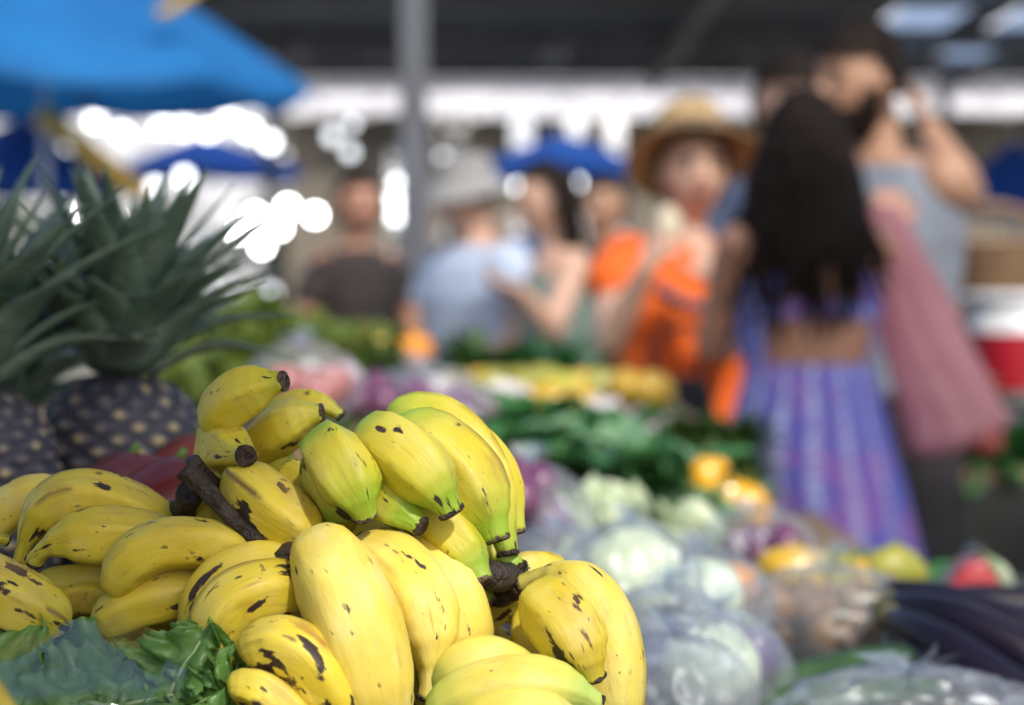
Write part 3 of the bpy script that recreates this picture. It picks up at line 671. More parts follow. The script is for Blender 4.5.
# ================================================================ red fruit behind the bananas
M['redfruit'] = surf('red_fruit', (.11, .01, .012), (.18, .02, .015), .35, 18, .05, coat=.3)
def fruit(name, c, r, m, label=None, cat=None, group=None, elong=(1, 1, 1), seed=0, rot=None, stem=None, disp=.1, nu=20, nv=14, fn=None):
    mb = MB(); mb.blob(c, [r * e for e in elong], nu, nv, disp, 6, seed, rot, fn)
    if stem is None:
        o = mb.build(name, m)
        tag(o, label, cat, group); return o
    root = empty(name, Vector(c) - Vector((0, 0, r * elong[2])), label, cat, group); mb.build('flesh' if name != 'bell_pepper' else 'pepper_body', m, root)
    s = MB(); cc = Vector(c) + Vector((0, 0, r * elong[2] * .92)); s.tube([cc, cc + Vector((.15 * r, 0, r * .25))], [r * .12, r * .08], 8); s.build('stem', stem, root); return root
M['stemg'] = surf('green_stem', (.12, .22, .04), (.08, .14, .03), .6, 30, .1)
gr_ = random.Random(21)
for i, (px, py, d, l) in enumerate(((178, 505, 1.20, 'dark red mango peeping out behind the left bananas'), (132, 498, 1.24, 'dark red mango farthest left behind the bananas'), (196, 480, 1.30, 'red-orange mango beside the blackened banana stalk'))):
    c = at(px, py, d); m_ = M['redfruit'] if i < 2 else surf('orange_red_fruit', (.22, .035, .015), (.13, .012, .012), .4, 14, .05)
    fruit('mango', c, .024, m_, l, 'mango', None, (1.3, 1, 1), i, rz(.4 * i), M['stemg'])
    MB_ = None
# ================================================================ leaf makers
def leaf(root_p, direction, length, width, curl=.5, ruffle=.12, seed=0, nx=9, ny=12, up=Vector((0, 0, 1)), serr=0.0, fold=.25):
    """one ruffled leaf blade; returns verts, faces"""
    g = Vector((seed * 1.3, seed * .7, seed * 2.1)); d = direction.normalized(); s = d.cross(up)
    s = s.normalized() if s.length > 1e-4 else Vector((1, 0, 0)); n = s.cross(d).normalized(); v = []; f = []
    p = root_p.copy(); dd = d.copy(); nn = n.copy()
    for j in range(ny + 1):
        t = j / ny; w_ = width * (math.sin(math.pi * min(1, .06 + .94 * t) ** .75)) ** .8 * .5 + width * .03
        if t > .985: w_ *= .3
        for i in range(nx + 1):
            u = i / nx * 2 - 1; ed = abs(u) ** 1.5
            rf = ruffle * width * ed * noise.noise(Vector((u * 2.2, t * 7, 0)) + g) * 2.2
            w2 = w_ * (1 + serr * ed * noise.noise(Vector((u * 3, t * 26, 3)) + g))
            v.append(p + s * u * w2 + nn * (rf + fold * abs(u) * w_ + .05 * width * noise.noise(Vector((u * 5, t * 6, 9)) + g)))
        st = length / ny; dd = (dd - nn * curl / ny * 1.6).normalized(); nn = s.cross(dd).normalized(); p = p + dd * st
    for j in range(ny):
        for i in range(nx):
            a = j * (nx + 1) + i; f.append((a, a + 1, a + nx + 2, a + nx + 1))
    return v, f
def leafmat(name, c1, c2, vein=(.35, .45, .2, 1), rough=.42, scale=9, trans=.22):
    return surf(name, c1, c2, rough, scale, .35, 60, trans=trans, coat=.15)
M['collard'] = leafmat('collard_leaf', (.07, .24, .07), (.03, .12, .035))
M['collard_l'] = leafmat('collard_leaf_back', (.24, .42, .22), (.13, .28, .13))
M['lettuce'] = leafmat('light_lettuce', (.21, .28, .05), (.13, .19, .03), trans=.35)
M['greens'] = leafmat('kale_leaf', (.17, .34, .07), (.09, .21, .045), scale=24)
M['herb'] = leafmat('herb_leaf', (.075, .14, .02), (.03, .07, .012), scale=20)
M['rib'] = surf('leaf_rib', (.42, .50, .25), (.30, .40, .16), .5, 20, .1)
def leaf_bunch(name, c, nl, length, width, m, label, cat, group=None, seed=0, spread=1.2, curl=1.2, serr=.1, ribs=True, axis=Vector((0, 0, 1)), extra=None, ruffle=.12):
    g = random.Random(seed); c = Vector(c); root = empty(name, c, label, cat, group); mb = MB(); mr = MB(); q = Vector((0, 0, 1)).rotation_difference(axis.normalized()).to_matrix(); me = MB()
    for k in range(nl):
        az = g.uniform(0, 6.28); ti = g.uniform(.1, spread); d = q @ Vector((math.sin(ti) * math.cos(az), math.sin(ti) * math.sin(az), math.cos(ti)))
        ln = length * g.uniform(.7, 1.15); o = c + Vector((g.uniform(-1, 1), g.uniform(-1, 1), 0)) * width * .25
        v, f = leaf(o, d, ln, width * g.uniform(.7, 1.15), curl * g.uniform(.4, 1.3), ruffle, seed * 50 + k, serr=serr)
        (me if extra and g.random() < .3 else mb).add(v, f)
        if ribs: mr.tube([v[j * 10 + 4] * .5 + v[j * 10 + 5] * .5 for j in range(0, 11, 2)], [width * .022 * (1 - i * .15) for i in range(6)], 6)
    mb.build('leaves', m, root)
    if me.v: me.build('leaves', extra, root)
    if ribs: mr.build('leaf_ribs', M['rib'], root)
    return root
# ---- kale in a clear bag, bottom left
c = at(95, 760, .95)
root = empty('kale_bag', c, 'clear plastic bag of curly dark green leaves in front of the bananas, lower left', 'bag of greens')
mb = MB(); mr = MB(); gk = random.Random(9)
M['film'] = film('clear_film', alpha=.3, rough=.10, milky=.05)
M['film_front'] = film('clear_film_front', alpha=.30, rough=.10, milky=.02, fres=.13)
for k in range(52):
    px = gk.uniform(-120, 120); py = 680 + gk.uniform(0, 95) + max(0, 20 - px) * .3; o = at(px, py + 30, .945 + gk.uniform(-.015, .02))
    d = Vector((gk.uniform(.2, 1.0), gk.uniform(-.15, .45), gk.uniform(.1, .5)))
    v, f = leaf(o, d, gk.uniform(.05, .075), gk.uniform(.036, .052), gk.uniform(.2, .8), .16, k, serr=.22, nx=24, ny=40, fold=.1, up=Vector((0, -.8, 1)))
    mb.add(v, f)
    if k % 2 == 0: mr.tube([v[j * 25 + 12] for j in range(0, 36, 6)], [.0010 * (1 - i * .13) for i in range(6)], 6)
for k in range(12):   # leaves that poke out of the open end
    o = at(158 + gk.uniform(-14, 22), 704 + gk.uniform(-16, 30), .935 + gk.uniform(0, .03)); d = Vector((gk.uniform(.1, .8), gk.uniform(-.4, .2), gk.uniform(.3, 1.2)))
    v, f = leaf(o, d, gk.uniform(.030, .042), gk.uniform(.026, .036), gk.uniform(.3, 1.2), .26, k + 80, serr=.35, nx=24, ny=40, fold=.2, up=Vector((0, -.8, 1)))
    mb.add(v, f); mr.tube([v[j * 25 + 12] for j in range(0, 36, 6)], [.0012 * (1 - i * .13) for i in range(6)], 6)
for k in range(34):   # the layer of leaves lying flat under the film
    o = at(gk.uniform(-150, 70), 690 + gk.uniform(-12, 60), .965 + gk.uniform(-.01, .012)); d = Vector((gk.uniform(.5, 1.0), gk.uniform(-.1, .3), gk.uniform(-.12, .16)))
    v, f = leaf(o, d, gk.uniform(.05, .07), gk.uniform(.045, .055), gk.uniform(.1, .4), .14, k + 200, serr=.2, nx=20, ny=30, fold=.05, up=Vector((0, -1, .8))); mb.add(v, f)
mb.build('leaves', M['greens'], root); mr.build('leaf_ribs', M['rib'], root)
def filmsheet(fn, nu, nv, m, name, parent, fr=60, amp=.003, seed=0):
    v = []; f = []
    for j in range(nv + 1):
        for i in range(nu + 1):
            p = fn(i / nu, j / nv); n_ = noise.noise(p * fr + Vector((seed, 0, 0))); n2 = 1 - abs(noise.noise(p * fr * .6 + Vector((0, seed, 5)))) * 2
            v.append(p + Vector((0, -.5, 1)).normalized() * (n_ * amp + n2 * amp * .9))
    for j in range(nv):
        for i in range(nu):
            a = j * (nu + 1) + i; f.append((a, a + 1, a + nu + 2, a + nu + 1))
    mb = MB(); mb.add(v, f); return mb.build(name, m, parent)
def bagtop(u, v):
    px = -70 + u * (275 - v * 55); top = 634 - 8 * math.sin(u * 3.1) + (6 if u < .9 else -2)
    py = top + v * 125; d = .965 - .045 * math.sin(min(1, v * 1.5) * 1.57)
    return at(px, py, d)
filmsheet(bagtop, 110, 70, M['film_front'], 'film', root, 26, .0042, 2)
# ================================================================ things on the near table, right
def mango(px, py, d, r, m, label, seed, rot=0, cat='mango', group='yellow mangos'):
    c = at(px, py, d); return fruit('mango', c, r, m, label, cat, group, (1.35, .95, .95), seed, rz(rot) @ ry(.2), M['stemg'], .12)
M['mango_y'] = surf('mango_yellow', (.62, .36, .02), (.42, .30, .03), .4, 14, .05, coat=.2)
M['mango_g'] = surf('mango_green_yellow', (.36, .32, .04), (.22, .26, .04), .4, 14, .05, coat=.2)
M['mango_o'] = surf('orange_skin', (.75, .27, .015), (.60, .20, .01), .45, 20, .2, 200)
for i, (px, py, r, mm, lab) in enumerate((
    (795, 574, .027, 'mango_y', 'yellow mango at the left end of the row behind the onion bag'), (838, 576, .024, 'mango_g', 'dull green-yellow mango, second in the row behind the onion bag'),
    (895, 572, .025, 'mango_g', 'greenish mango just left of the plastic-wrapped watermelon'), (866, 580, .021, 'mango_y', 'small yellow mango, third in the row behind the onion bag'))):
    mango(px, py, 2.15, r, M[mm], lab, i, .3 * i, group='mangos behind the onion bag')
fruit('orange', at(735, 588, 1.95), .022, M['mango_o'], 'orange beside the left end of the brown onion bag', 'orange', None, (1, 1, .95), 3, disp=.04)
# watermelon wedge in film
root = empty('watermelon_wedge', at(972, 606, 2.1), 'red watermelon wedge wrapped in plastic film beyond the eggplants', 'watermelon')
mb = MB(); O = at(970, 600, 2.12); prf = [(-.030, 0), (.030, 0), (.012, .037), (-.008, .033)]
v = [O + Vector((x, y, z)) for y in (-.015, .03) for x, z in prf]; mb.add(v, [(0, 1, 2, 3), (7, 6, 5, 4), (0, 4, 5, 1), (1, 5, 6, 2), (2, 6, 7, 3), (3, 7, 4, 0)])
M['melon'] = surf('melon_flesh', (.45, .025, .03), (.34, .015, .02), .35, 30, .15, coat=.4); M['rind'] = surf('melon_rind', (.45, .5, .35), (.12, .25, .06), .4, 20, .1)
mb.build('flesh', M['melon'], root, bevel=.003)
MB().tube(curve([O + Vector((.031, .007, 0)), O + Vector((.030, .007, .018)), O + Vector((.012, .007, .04))], 8), [.002, .006, .008, .009, .009, .008, .005, .002], 8).build('rind', M['rind'], root)
filmsheet(lambda u, v: O + Vector((-.036 + u * .078, -.022 + v * .05, .045 * (1 - abs(u - .55) * 1.9) * 1 + .002)), 24, 10, M['film'], 'film', root, 70, .004, 7)
# ---- bags of pale round vegetables
M['palegreen'] = surf('pale_green_skin', (.52, .60, .36), (.62, .68, .50), .4, 14, .15, 50)
M['palewhite'] = surf('white_skin', (.60, .66, .52), (.46, .56, .36), .4, 14, .15, 50)
M['film2'] = film('crumpled_film', alpha=.15, rough=.30, milky=.10, fres=.20)
M['redonion'] = surf('red_onion_skin', (.11, .025, .08), (.19, .08, .15), .35, 26, .1, coat=.3)
M['brownonion'] = surf('brown_onion_skin', (.30, .18, .09), (.17, .09, .05), .5, 22, .15)
M['garlic'] = surf('garlic_skin', (.68, .62, .60), (.50, .40, .44), .5, 22, .15)
M['purple_egg'] = surf('purple_eggplant_skin', (.07, .02, .16), (.04, .012, .10), .25, 12, .03, coat=.4)
def bag(loc, items, r, m, label, cat, kind, seed=0, size=(.07, .06, .05), filmm='film2', gather=True, ripple=.08, cscale=(1, 1, 1)):
    """an Empty for the bag: film (with its gathered neck) as a child; the vegetables in it are things of their own"""
    g = random.Random(seed); c = at(*loc); root = empty('plastic_bag', c - Vector((0, 0, size[2])), label, 'plastic bag')
    mb = MB()
    def fn(th, ph):
        k = 1 + ripple * (1 - 2 * abs(noise.noise(Vector((math.cos(ph) * 3, math.sin(ph) * 3, th * 2.4 + seed)))) * 1.4) + ripple * .5 * noise.noise(Vector((math.cos(ph) * 9, math.sin(ph) * 9, th * 8 + seed)))
        return k
    mb.blob(c, size, 72, 44, 0, 1, 0, None, fn)
    if gather:
        for k in range(7):
            a = g.uniform(0, 6.28); h_ = size[2] * g.uniform(.3, .6); p0 = c + Vector((0, 0, size[2] * .9)); s_ = size[0] * .5
            e = Vector((math.cos(a), math.sin(a), 0)); n0 = len(mb.v)
            mb.add([p0, p0 + e * s_ * .3 + Vector((0, 0, h_ * .3)), p0 + e * s_ * .9 + Vector((0, 0, h_)), p0 + e.cross(Vector((0, 0, 1))) * s_ * .5 + Vector((0, 0, h_ * .9)), p0 + Vector((0, 0, h_ * .6))], [(0, 1, 4), (1, 2, 3, 4)])
    mb.build('film', M[filmm], root); return root
def ontop(p, r, floor=.87): return Vector((p.x, p.y, max(p.z, floor + r)))
cab = [(628, 578, 1.72, .037, 'palegreen', 'pale green cabbage right of the banana tips, highest of the bagged ones'),
       (702, 598, 1.78, .031, 'palewhite', 'whitish cabbage in plastic right of the highest one'),
       (712, 670, 1.55, .032, 'palegreen', 'lowest pale green cabbage in plastic near the purple vegetables')]
M['cableaf'] = surf('cabbage_outer_leaf', (.46, .58, .32), (.62, .68, .50), .45, 10, .2, 40, trans=.15)
def cabbage(c, r, m, label, seed, outer=True, group='round cabbages'):
    root = empty('cabbage', c - Vector((0, 0, r)), label, 'cabbage', group); g = random.Random(seed)
    def fn(th, ph): return 1 + .035 * math.sin(3 * ph + 2 * math.sin(th * 2 + seed)) + .03 * (abs(math.sin(ph * 2.5 + th * 1.5 + seed)))
    MB().blob(c, (r, r, r * .93), 36, 24, .05, 6, seed, None, fn).build('head', m, root)
    if outer:
        mb = MB()
        for k in range(5):
            a = g.uniform(0, 6.28); d = Vector((math.cos(a), math.sin(a), .5)); v, f = leaf(c - Vector((0, 0, r * .95)) + d * r * .35, d, r * 2.0, r * 2.0, -.9, .10, seed * 9 + k, serr=.1, fold=.3); mb.add(v, f)
        mb.build('outer_leaves', M['cableaf'], root)
    return root
for i, (px, py, d, r, mm, lab) in enumerate(cab): cabbage(at(px, py, d), r, M[mm], lab, i, False)
bag((632, 584, 1.72), 0, 0, 0, 'crumpled clear bag round the highest pale green cabbage', '', '', 1, (.050, .045, .044))
bag((704, 604, 1.78), 0, 0, 0, 'crumpled clear bag round the whitish cabbage right of the highest one', '', '', 2, (.050, .045, .040))
bag((665, 652, 1.54), 0, 0, 0, 'big crumpled clear bag bulging beside the lower right bananas', '', '', 3, (.050, .045, .040))
bag((716, 684, 1.53), 0, 0, 0, 'crumpled clear bag round the lowest pale green cabbage', '', '', 4, (.048, .045, .046))
bag((672, 712, 1.40), 0, 0, 0, 'crumpled clear bag at the bottom edge right of the bananas', '', '', 5, (.050, .045, .044))
# open light heads between the bag and the collards
for i, (px, py, d, r, lab) in enumerate(((600, 520, 2.30, .040, 'loose-leaved pale cabbage in front of the dark collards'), (690, 530, 2.3, .030, 'loose-leaved pale cabbage left of the bagged red onions'), (556, 548, 2.1, .03, 'loose-leaved pale cabbage nearest the green banana tips'))):
    cabbage(ontop(at(px, py, d), r), r, M['palegreen'], lab, 20 + i, True, 'loose-leaved cabbages')
# red onions in net bags
def onions(spots, r, m, base, cat, group, place, name='onion', d_=None):
    spots = sorted(spots)
    for i, (px, py, d) in enumerate(spots):
        c = at(px, py, d)
        fn = lambda th, ph: 1 + (.35 * max(0, 1 - th / .5) ** 2) + .02 * math.sin(8 * ph)
        fruit(name, c, r * gr_.uniform(.88, 1.12), m, ORD[i] + ' ' + base, cat, group, (1, 1, .92), i, None, None, .05, 20, 14, fn)
sp_ = [(gr_.uniform(505, 560), gr_.uniform(480, 560), 2.05 + gr_.uniform(-.05, .05)) for _ in range(10)]
onions(sp_, .019, M['redonion'], 'red onion from the left in the bag behind the green banana tips', 'onion', 'red onions behind the banana tips', '')
bag((534, 524, 2.05), 0, 0, 0, 'clear bag of red onions right behind the green banana tips', '', '', 6, (.05, .05, .048))
sp_ = [(gr_.uniform(725, 785), gr_.uniform(535, 562), 2.28 + gr_.uniform(-.05, .05)) for _ in range(9)]
onions(sp_, .018, M['redonion'], 'red onion from the left in the bag below the orange peppers', 'onion', 'red onions below the peppers', '')
bag((752, 548, 2.28), 0, 0, 0, 'clear bag of red onions below the orange peppers and left of the mango row', '', '', 7, (.060, .05, .036))
sp_ = [(x + gr_.uniform(-6, 6), y + gr_.uniform(-5, 5), 1.9 + gr_.uniform(-.05, .04)) for x in range(775, 905, 28) for y in (606, 634)]
onions(sp_, .020, M['brownonion'], 'brown onion from the left in the bag behind the eggplant stems', 'onion', 'brown onions by the eggplants', '')
bag((828, 622, 1.87), 0, 0, 0, 'crumpled clear bag of brown onions left of the eggplant stems', '', '', 8, (.078, .06, .042))
bag((908, 722, 1.42), 0, 0, 0, 'crumpled clear plastic bag at the bottom edge below the eggplants', '', '', 9, (.075, .05, .030), ripple=.16)
bag((560, 565, 1.9), 0, 0, 0, 'small crumpled clear bag between the green banana tips and the cabbages', '', '', 10, (.036, .04, .030), ripple=.16)
for i, (px, py, r, lab) in enumerate(((680, 658, .024, 'purple round eggplant in the big bag beside the lower right bananas'), (745, 655, .022, 'purple round eggplant left of the green cucumbers'), (722, 640, .018, 'small purple eggplant beside the bagged cabbage'))):
    fruit('eggplant', at(px, py, 1.66), r, M['purple_egg'], lab, 'eggplant', None, (1.3, 1, 1), i, rz(.5), M['stemg'])
# long eggplants
M['eggplant'] = surf('black_eggplant_skin', (.006, .004, .010), (.010, .006, .016), .3, 6, .02, coat=.15, spec=.25)
M['calyx'] = surf('eggplant_calyx', (.10, .10, .04), (.16, .15, .06), .7, 30, .3)
def long_eggplant(P, r, label, seed):
    W = [at(*p) for p in P]; root = empty('eggplant', W[1], label, 'eggplant', 'long black eggplants'); cv = curve(W, 26)
    rad = [r * (.45 + .55 * min(1, i / 12)) * (math.sqrt(max(.02, 1 - max(0, (i - 20) / 5.2) ** 2))) for i in range(26)]
    MB().tube(cv, rad, 18).build('eggplant_body', M['eggplant'], root)
    mb = MB(); mb.tube([cv[0] + (cv[0] - cv[1]) * .9, cv[0], cv[1], cv[2]], [r * .25, r * .50, r * .60, r * .62], 14, True, lambda a: 1 + .12 * math.cos(5 * a))
    mb.tube(curve([cv[0] + (cv[0] - cv[1]) * .9, cv[0] + (cv[0] - cv[1]) * 2.5, cv[0] + (cv[0] - cv[1]) * 4 + Vector((0, 0, .006))], 5), [r * .25, r * .2, r * .18, r * .18, r * .22], 8)
    mb.build('calyx', M['calyx'], root)
for i, (P, lab) in enumerate((
    ([(878, 592, 1.86), (950, 606, 1.82), (1070, 650, 1.78)], 'long black eggplant, uppermost, lying on top of the fan'),
    ([(884, 606, 1.82), (960, 622, 1.76), (1075, 690, 1.72)], 'long black eggplant second from the top of the fan, shiny along its side'),
    ([(886, 616, 1.80), (950, 650, 1.72), (1060, 725, 1.66)], 'long black eggplant in the middle of the fan'),
    ([(905, 600, 1.95), (985, 604, 1.97), (1090, 612, 1.98)], 'long black eggplant at the back of the fan pointing right'),
    ([(900, 640, 1.78), (940, 670, 1.72), (1030, 735, 1.62)], 'long black eggplant low in the fan above the plastic bag'),
    ([(930, 620, 1.90), (1000, 635, 1.90), (1100, 660, 1.9)], 'long black eggplant half hidden behind the shiny one'),
    ([(890, 640, 1.84), (905, 668, 1.78), (960, 725, 1.70)], 'long black eggplant at the lower left of the fan'))):
    long_eggplant(P, .0165, lab, i)
# tie of dry straw round the stems
M['straw'] = surf('straw_tie', (.42, .32, .16), (.28, .2, .1), .8, 30, .3)
mb = MB(); cc = at(858, 600, 1.86)
for k in range(5):
    a0 = k * .9; mb.tube(curve([cc + Vector((-.02, -.02, -.02 + k * .006)), cc + Vector((0, -.035, .008)), cc + Vector((.022, -.015, -.022 + k * .004)), cc + Vector((.01 * k - .03, -.03, -.045))], 12), [.0016] * 12, 6)
tag(mb.build('straw_tie', M['straw']), 'loops of dry straw tie by the eggplant stems', 'straw tie')
# cucumbers / green beans
M['cuke'] = surf('cucumber_skin', (.015, .05, .012), (.035, .09, .02), .5, 30, .2, 120)
for i, (P, lab) in enumerate((([(745, 722, 1.5), (820, 690, 1.52), (900, 672, 1.6)], 'long green cucumber nearest, behind the bottom plastic bag'), ([(770, 690, 1.62), (835, 668, 1.66), (915, 655, 1.72)], 'long green cucumber in front of the brown onion bag'), ([(800, 712, 1.5), (870, 694, 1.54), (945, 690, 1.6)], 'long green cucumber lowest at right under the eggplants'))):
    W = [at(*p) for p in P]; tag(MB().tube(curve(W, 20), [.010 * math.sqrt(max(.03, 1 - abs(2 * k / 19 - 1) ** 5)) for k in range(20)], 14).build('cucumber', M['cuke']), lab, 'cucumber', 'cucumbers')
# green leaves just behind the mango row
leaf_bunch('parsley', at(700, 575, 2.35), 26, .05, .03, M['collard'], 'small dark green leaf bunch between cabbages and red onions', 'greens', seed=31, spread=1.4)
leaf_bunch('parsley', at(930, 600, 2.38), 26, .06, .03, M['collard'], 'dark green leaves behind the mango row under the purple skirt', 'greens', seed=32, spread=1.4)
leaf_bunch('parsley', at(860, 582, 2.40), 22, .05, .03, M['collard'], 'dark green leaves behind the middle of the mango row', 'greens', seed=33, spread=1.4)
# dark filler heap: potatoes / crate under the right produce
riser = MB(); riser.box((.33, 1.86, .895), (.86, 1.12, .05)); tag(riser.build('display_riser', M['cloth_dark'], None, False, .01), 'low dark cloth-covered riser under the eggplants, cabbages and onion bags', 'display riser')
# ================================================================ middle stall
def clump(name, px, py, d, nl, length, width, m, label, cat, seed, floor, **k):
    p = at(px, py, d); return leaf_bunch(name, (p.x, p.y, p.z), nl, length, width, m, label, cat, None, seed, **k)
for i, (px, py, d, lab) in enumerate((
    (500, 488, 2.85, 'leftmost bunch of dark green collard leaves'), (560, 502, 2.75, 'bunch of dark green collard leaves behind the pale cabbage'),
    (545, 462, 3.0, 'bunch of dark green collards second from the left at the back'), (620, 488, 2.8, 'bunch of dark green collards in the middle with a pale leaf back'),
    (668, 505, 2.75, 'rightmost bunch of broad dark green collard leaves'), (598, 462, 3.05, 'bunch of dark green collards behind the middle one'))):
    clump('collard_bunch', px, py + 4, d, 26, .125, .095, M['collard'], lab, 'collard greens', 40 + i, .9, spread=1.15, curl=1.1, extra=M['collard_l'] if i in (0, 3, 4) else None)
for i, (px, py, d, lab) in enumerate(((672, 478, 3.15, 'dark olive herb bunch right of the collards'), (705, 462, 3.2, 'dark olive herb bunch behind the orange peppers'), (735, 470, 3.15, 'dark olive herb bunch against the purple skirt'), (690, 432, 3.3, 'fine-leaved herb bunch near the black handbag'), (735, 430, 3.32, 'fine-leaved herb bunch at the right end of the middle stall'))):
    clump('herb_bunch', px, py + 22, d, 120, .075, .016, M['herb'], lab, 'herbs', 60 + i, .9, spread=1.3, curl=.8, ribs=False)
M['pepper_y'] = surf('yellow_pepper', (.80, .42, .01), (.72, .33, .008), .25, 8, .04, coat=.4)
def pepper(px, py, d, r, m, label, seed, group='yellow-orange bell peppers'):
    fn = lambda th, ph: (1 + .10 * abs(math.cos(1.5 * ph + seed))) * (1 - .28 * math.exp(-(th / .35) ** 2)) * (1 - .12 * th / 3.14)
    fruit('bell_pepper', at(px, py, d), r, m, label, 'bell pepper', group, (1, 1, 1.15), seed, ry(gr_.uniform(-.8, .8)), M['stemg'], .03, 28, 18, fn)
for i, (px, py, lab) in enumerate(((708, 482, 'orange-yellow bell pepper highest in the heap below the herbs'), (725, 500, 'orange-yellow bell pepper in the middle of the heap below the herbs'), (748, 508, 'orange-yellow bell pepper at the right of the heap beside the purple skirt'), (703, 508, 'orange-yellow bell pepper at the left of the heap beside pale leaves'))):
    pepper(px, py, 2.72, .027, M['pepper_y'], lab, i)
cnt = [0, 0]
for i, px in enumerate(sorted(gr_.uniform(345, 470) for _ in range(26))):
    cnt[i % 4 == 0] += 1; od = ORD[cnt[i % 4 == 0] - 1]
    py = 396 + (px - 400) * .16 + gr_.uniform(-8, 22)
    fn = lambda th, ph: 1 + (.35 * max(0, 1 - th / .5) ** 2)
    fruit('onion', at(px, py, 2.95 + gr_.uniform(-.08, .08)), .022, M['redonion'] if i % 4 else M['garlic'], od + ' red onion from the left in the heap behind the top bananas' if i % 4 else od + ' pale garlic bulb from the left among the red onions behind the bananas', 'onion' if i % 4 else 'garlic', 'red onions behind the banana heap' if i % 4 else 'garlic among the onions', (1, 1, .9), i, None, None, .05, 18, 12, fn)
bag((425, 400, 2.93), 0, 0, 0, 'crumpled clear film over the red onions behind the top bananas', '', '', 12, (.075, .05, .04))
# tomatoes in a bag behind the banana peak
M['tomato'] = surf('tomato_skin', (.42, .08, .05), (.34, .05, .03), .3, 10, .03, coat=.3)
for i in range(5):
    fruit('tomato', at(284 + i * 12, 384 + (i % 2) * 10, 2.6 + (i % 3) * .03), .025, M['tomato'], ORD[i] + ' pinkish red tomato from the left in the bag behind the banana peak', 'tomato', 'tomatoes in a bag', (1, 1, .85), i, None, None, .04)
bag((303, 386, 2.6), 0, 0, 0, 'clear bag of tomatoes behind the peak of the bananas', '', '', 13, (.062, .05, .045))
# lettuce heap, bright
for i, (px, py, d, lab) in enumerate(((225, 352, 3.9, 'bright green lettuce at the left end of the lettuce row'), (262, 342, 3.95, 'bright green lettuce second in the row, standing highest'), (298, 348, 4.0, 'bright green lettuce third in the row behind the tomatoes'), (330, 352, 4.1, 'bright green lettuce at the right end beside the yellow peppers'), (215, 392, 3.6, 'bright green lettuce nearest, beside the pineapple skin'), (350, 395, 3.5, 'green lettuce below the yellow peppers'))):
    clump('lettuce', px, py + (8 if px < 280 else 24), d, 50, .14, .06, M['lettuce'] if i < 5 else M['herb'], lab, 'lettuce', 80 + i, 1, spread=1.3, curl=1.0, ribs=False, ruffle=.3)
for i, (px, py, mm, lab) in enumerate(((352, 352, 'pepper_y', 'yellow pepper at the left of the far heap'), (372, 366, 'mango_y', 'yellow pepper low in the far heap'), (378, 346, 'mango_y', 'yellow pepper at the top of the far heap'), (412, 353, 'mango_o', 'orange pepper right in the far heap beside the pillar'), (395, 370, 'mango_g', 'greenish pepper low right in the far heap'))):
    pepper(px, py, 4.3, .036, M[mm], lab, 10 + i, 'peppers in the far heap')
fruit('papaya', at(372, 390, 3.6), .03, M['mango_o'], 'orange papaya lying behind the onion heap', 'papaya', None, (1.6, 1, .8), 5, None, M['stemg'])
for i, (px, py, lab) in enumerate(((445, 372, 'dark herb bunch left, in front of the man in a hat'), (480, 362, 'dark herb bunch in the middle, in front of the man in a hat'), (512, 368, 'dark herb bunch in front of the woman in a green top'), (420, 385, 'dark herb bunch beside the far orange pepper'), (560, 372, 'dark herb bunch below the woman in a green top'))):
    clump('herb_bunch', px, py + 25, 4.4, 120, .13, .03, M['herb'] if i % 2 else M['collard'], lab, 'herbs', 90 + i, 1, spread=1.3, curl=.8, ribs=False)
k = 0; rowc = {386: 0, 404: 0, 420: 0}; rown = {386: 'back', 404: 'middle', 420: 'front'}
cols = ['mango_y', 'mango_g', 'mango_y', 'lettuce_y']
M['lettuce_y'] = surf('yellow_green_fruit', (.50, .46, .06), (.36, .38, .05), .4, 14, .05)
garl = 0
for px in range(436, 660, 21):
    for py in (386, 404, 420):
        x = px + gr_.uniform(-6, 6); y = py + gr_.uniform(-4, 4)
        if gr_.random() < .14: 
            fruit('garlic', at(x, y, 3.75), .026, M['garlic'], 'white garlic bulb in the %s row of yellow mangos, %s' % (rown[py], 'far left' if x < 490 else 'below the green-dressed woman' if x < 560 else 'near the orange top' if x < 610 else 'at the right end'), 'garlic', 'white bulbs on the far stall', (1, 1, .9), k, None, None, .05)
        else:
            rowc[py] += 1; fruit('mango', at(x, y, 3.8 + gr_.uniform(-.12, .12)), .030, M[gr_.choice(cols)], 'yellow mango, %s from the left in the %s row of the far stall' % (ORD[rowc[py] - 1], rown[py]), 'mango', 'yellow mangos on the far stall', (1.3, .95, .95), k, rz(gr_.uniform(0, 3)), None, .12)
        k += 1
for i, (px, py, lab) in enumerate(((600, 418, 'white cauliflower below the woman in orange'), (645, 428, 'white cauliflower left of the black handbag'), (505, 402, 'white cauliflower among the mangos'))):
    fruit('cauliflower', at(px, py, 3.6), .038, M['garlic'], lab, 'cauliflower', 'white cauliflowers', (1.1, 1, .8), i, None, M['stemg'], .35, 32, 20)
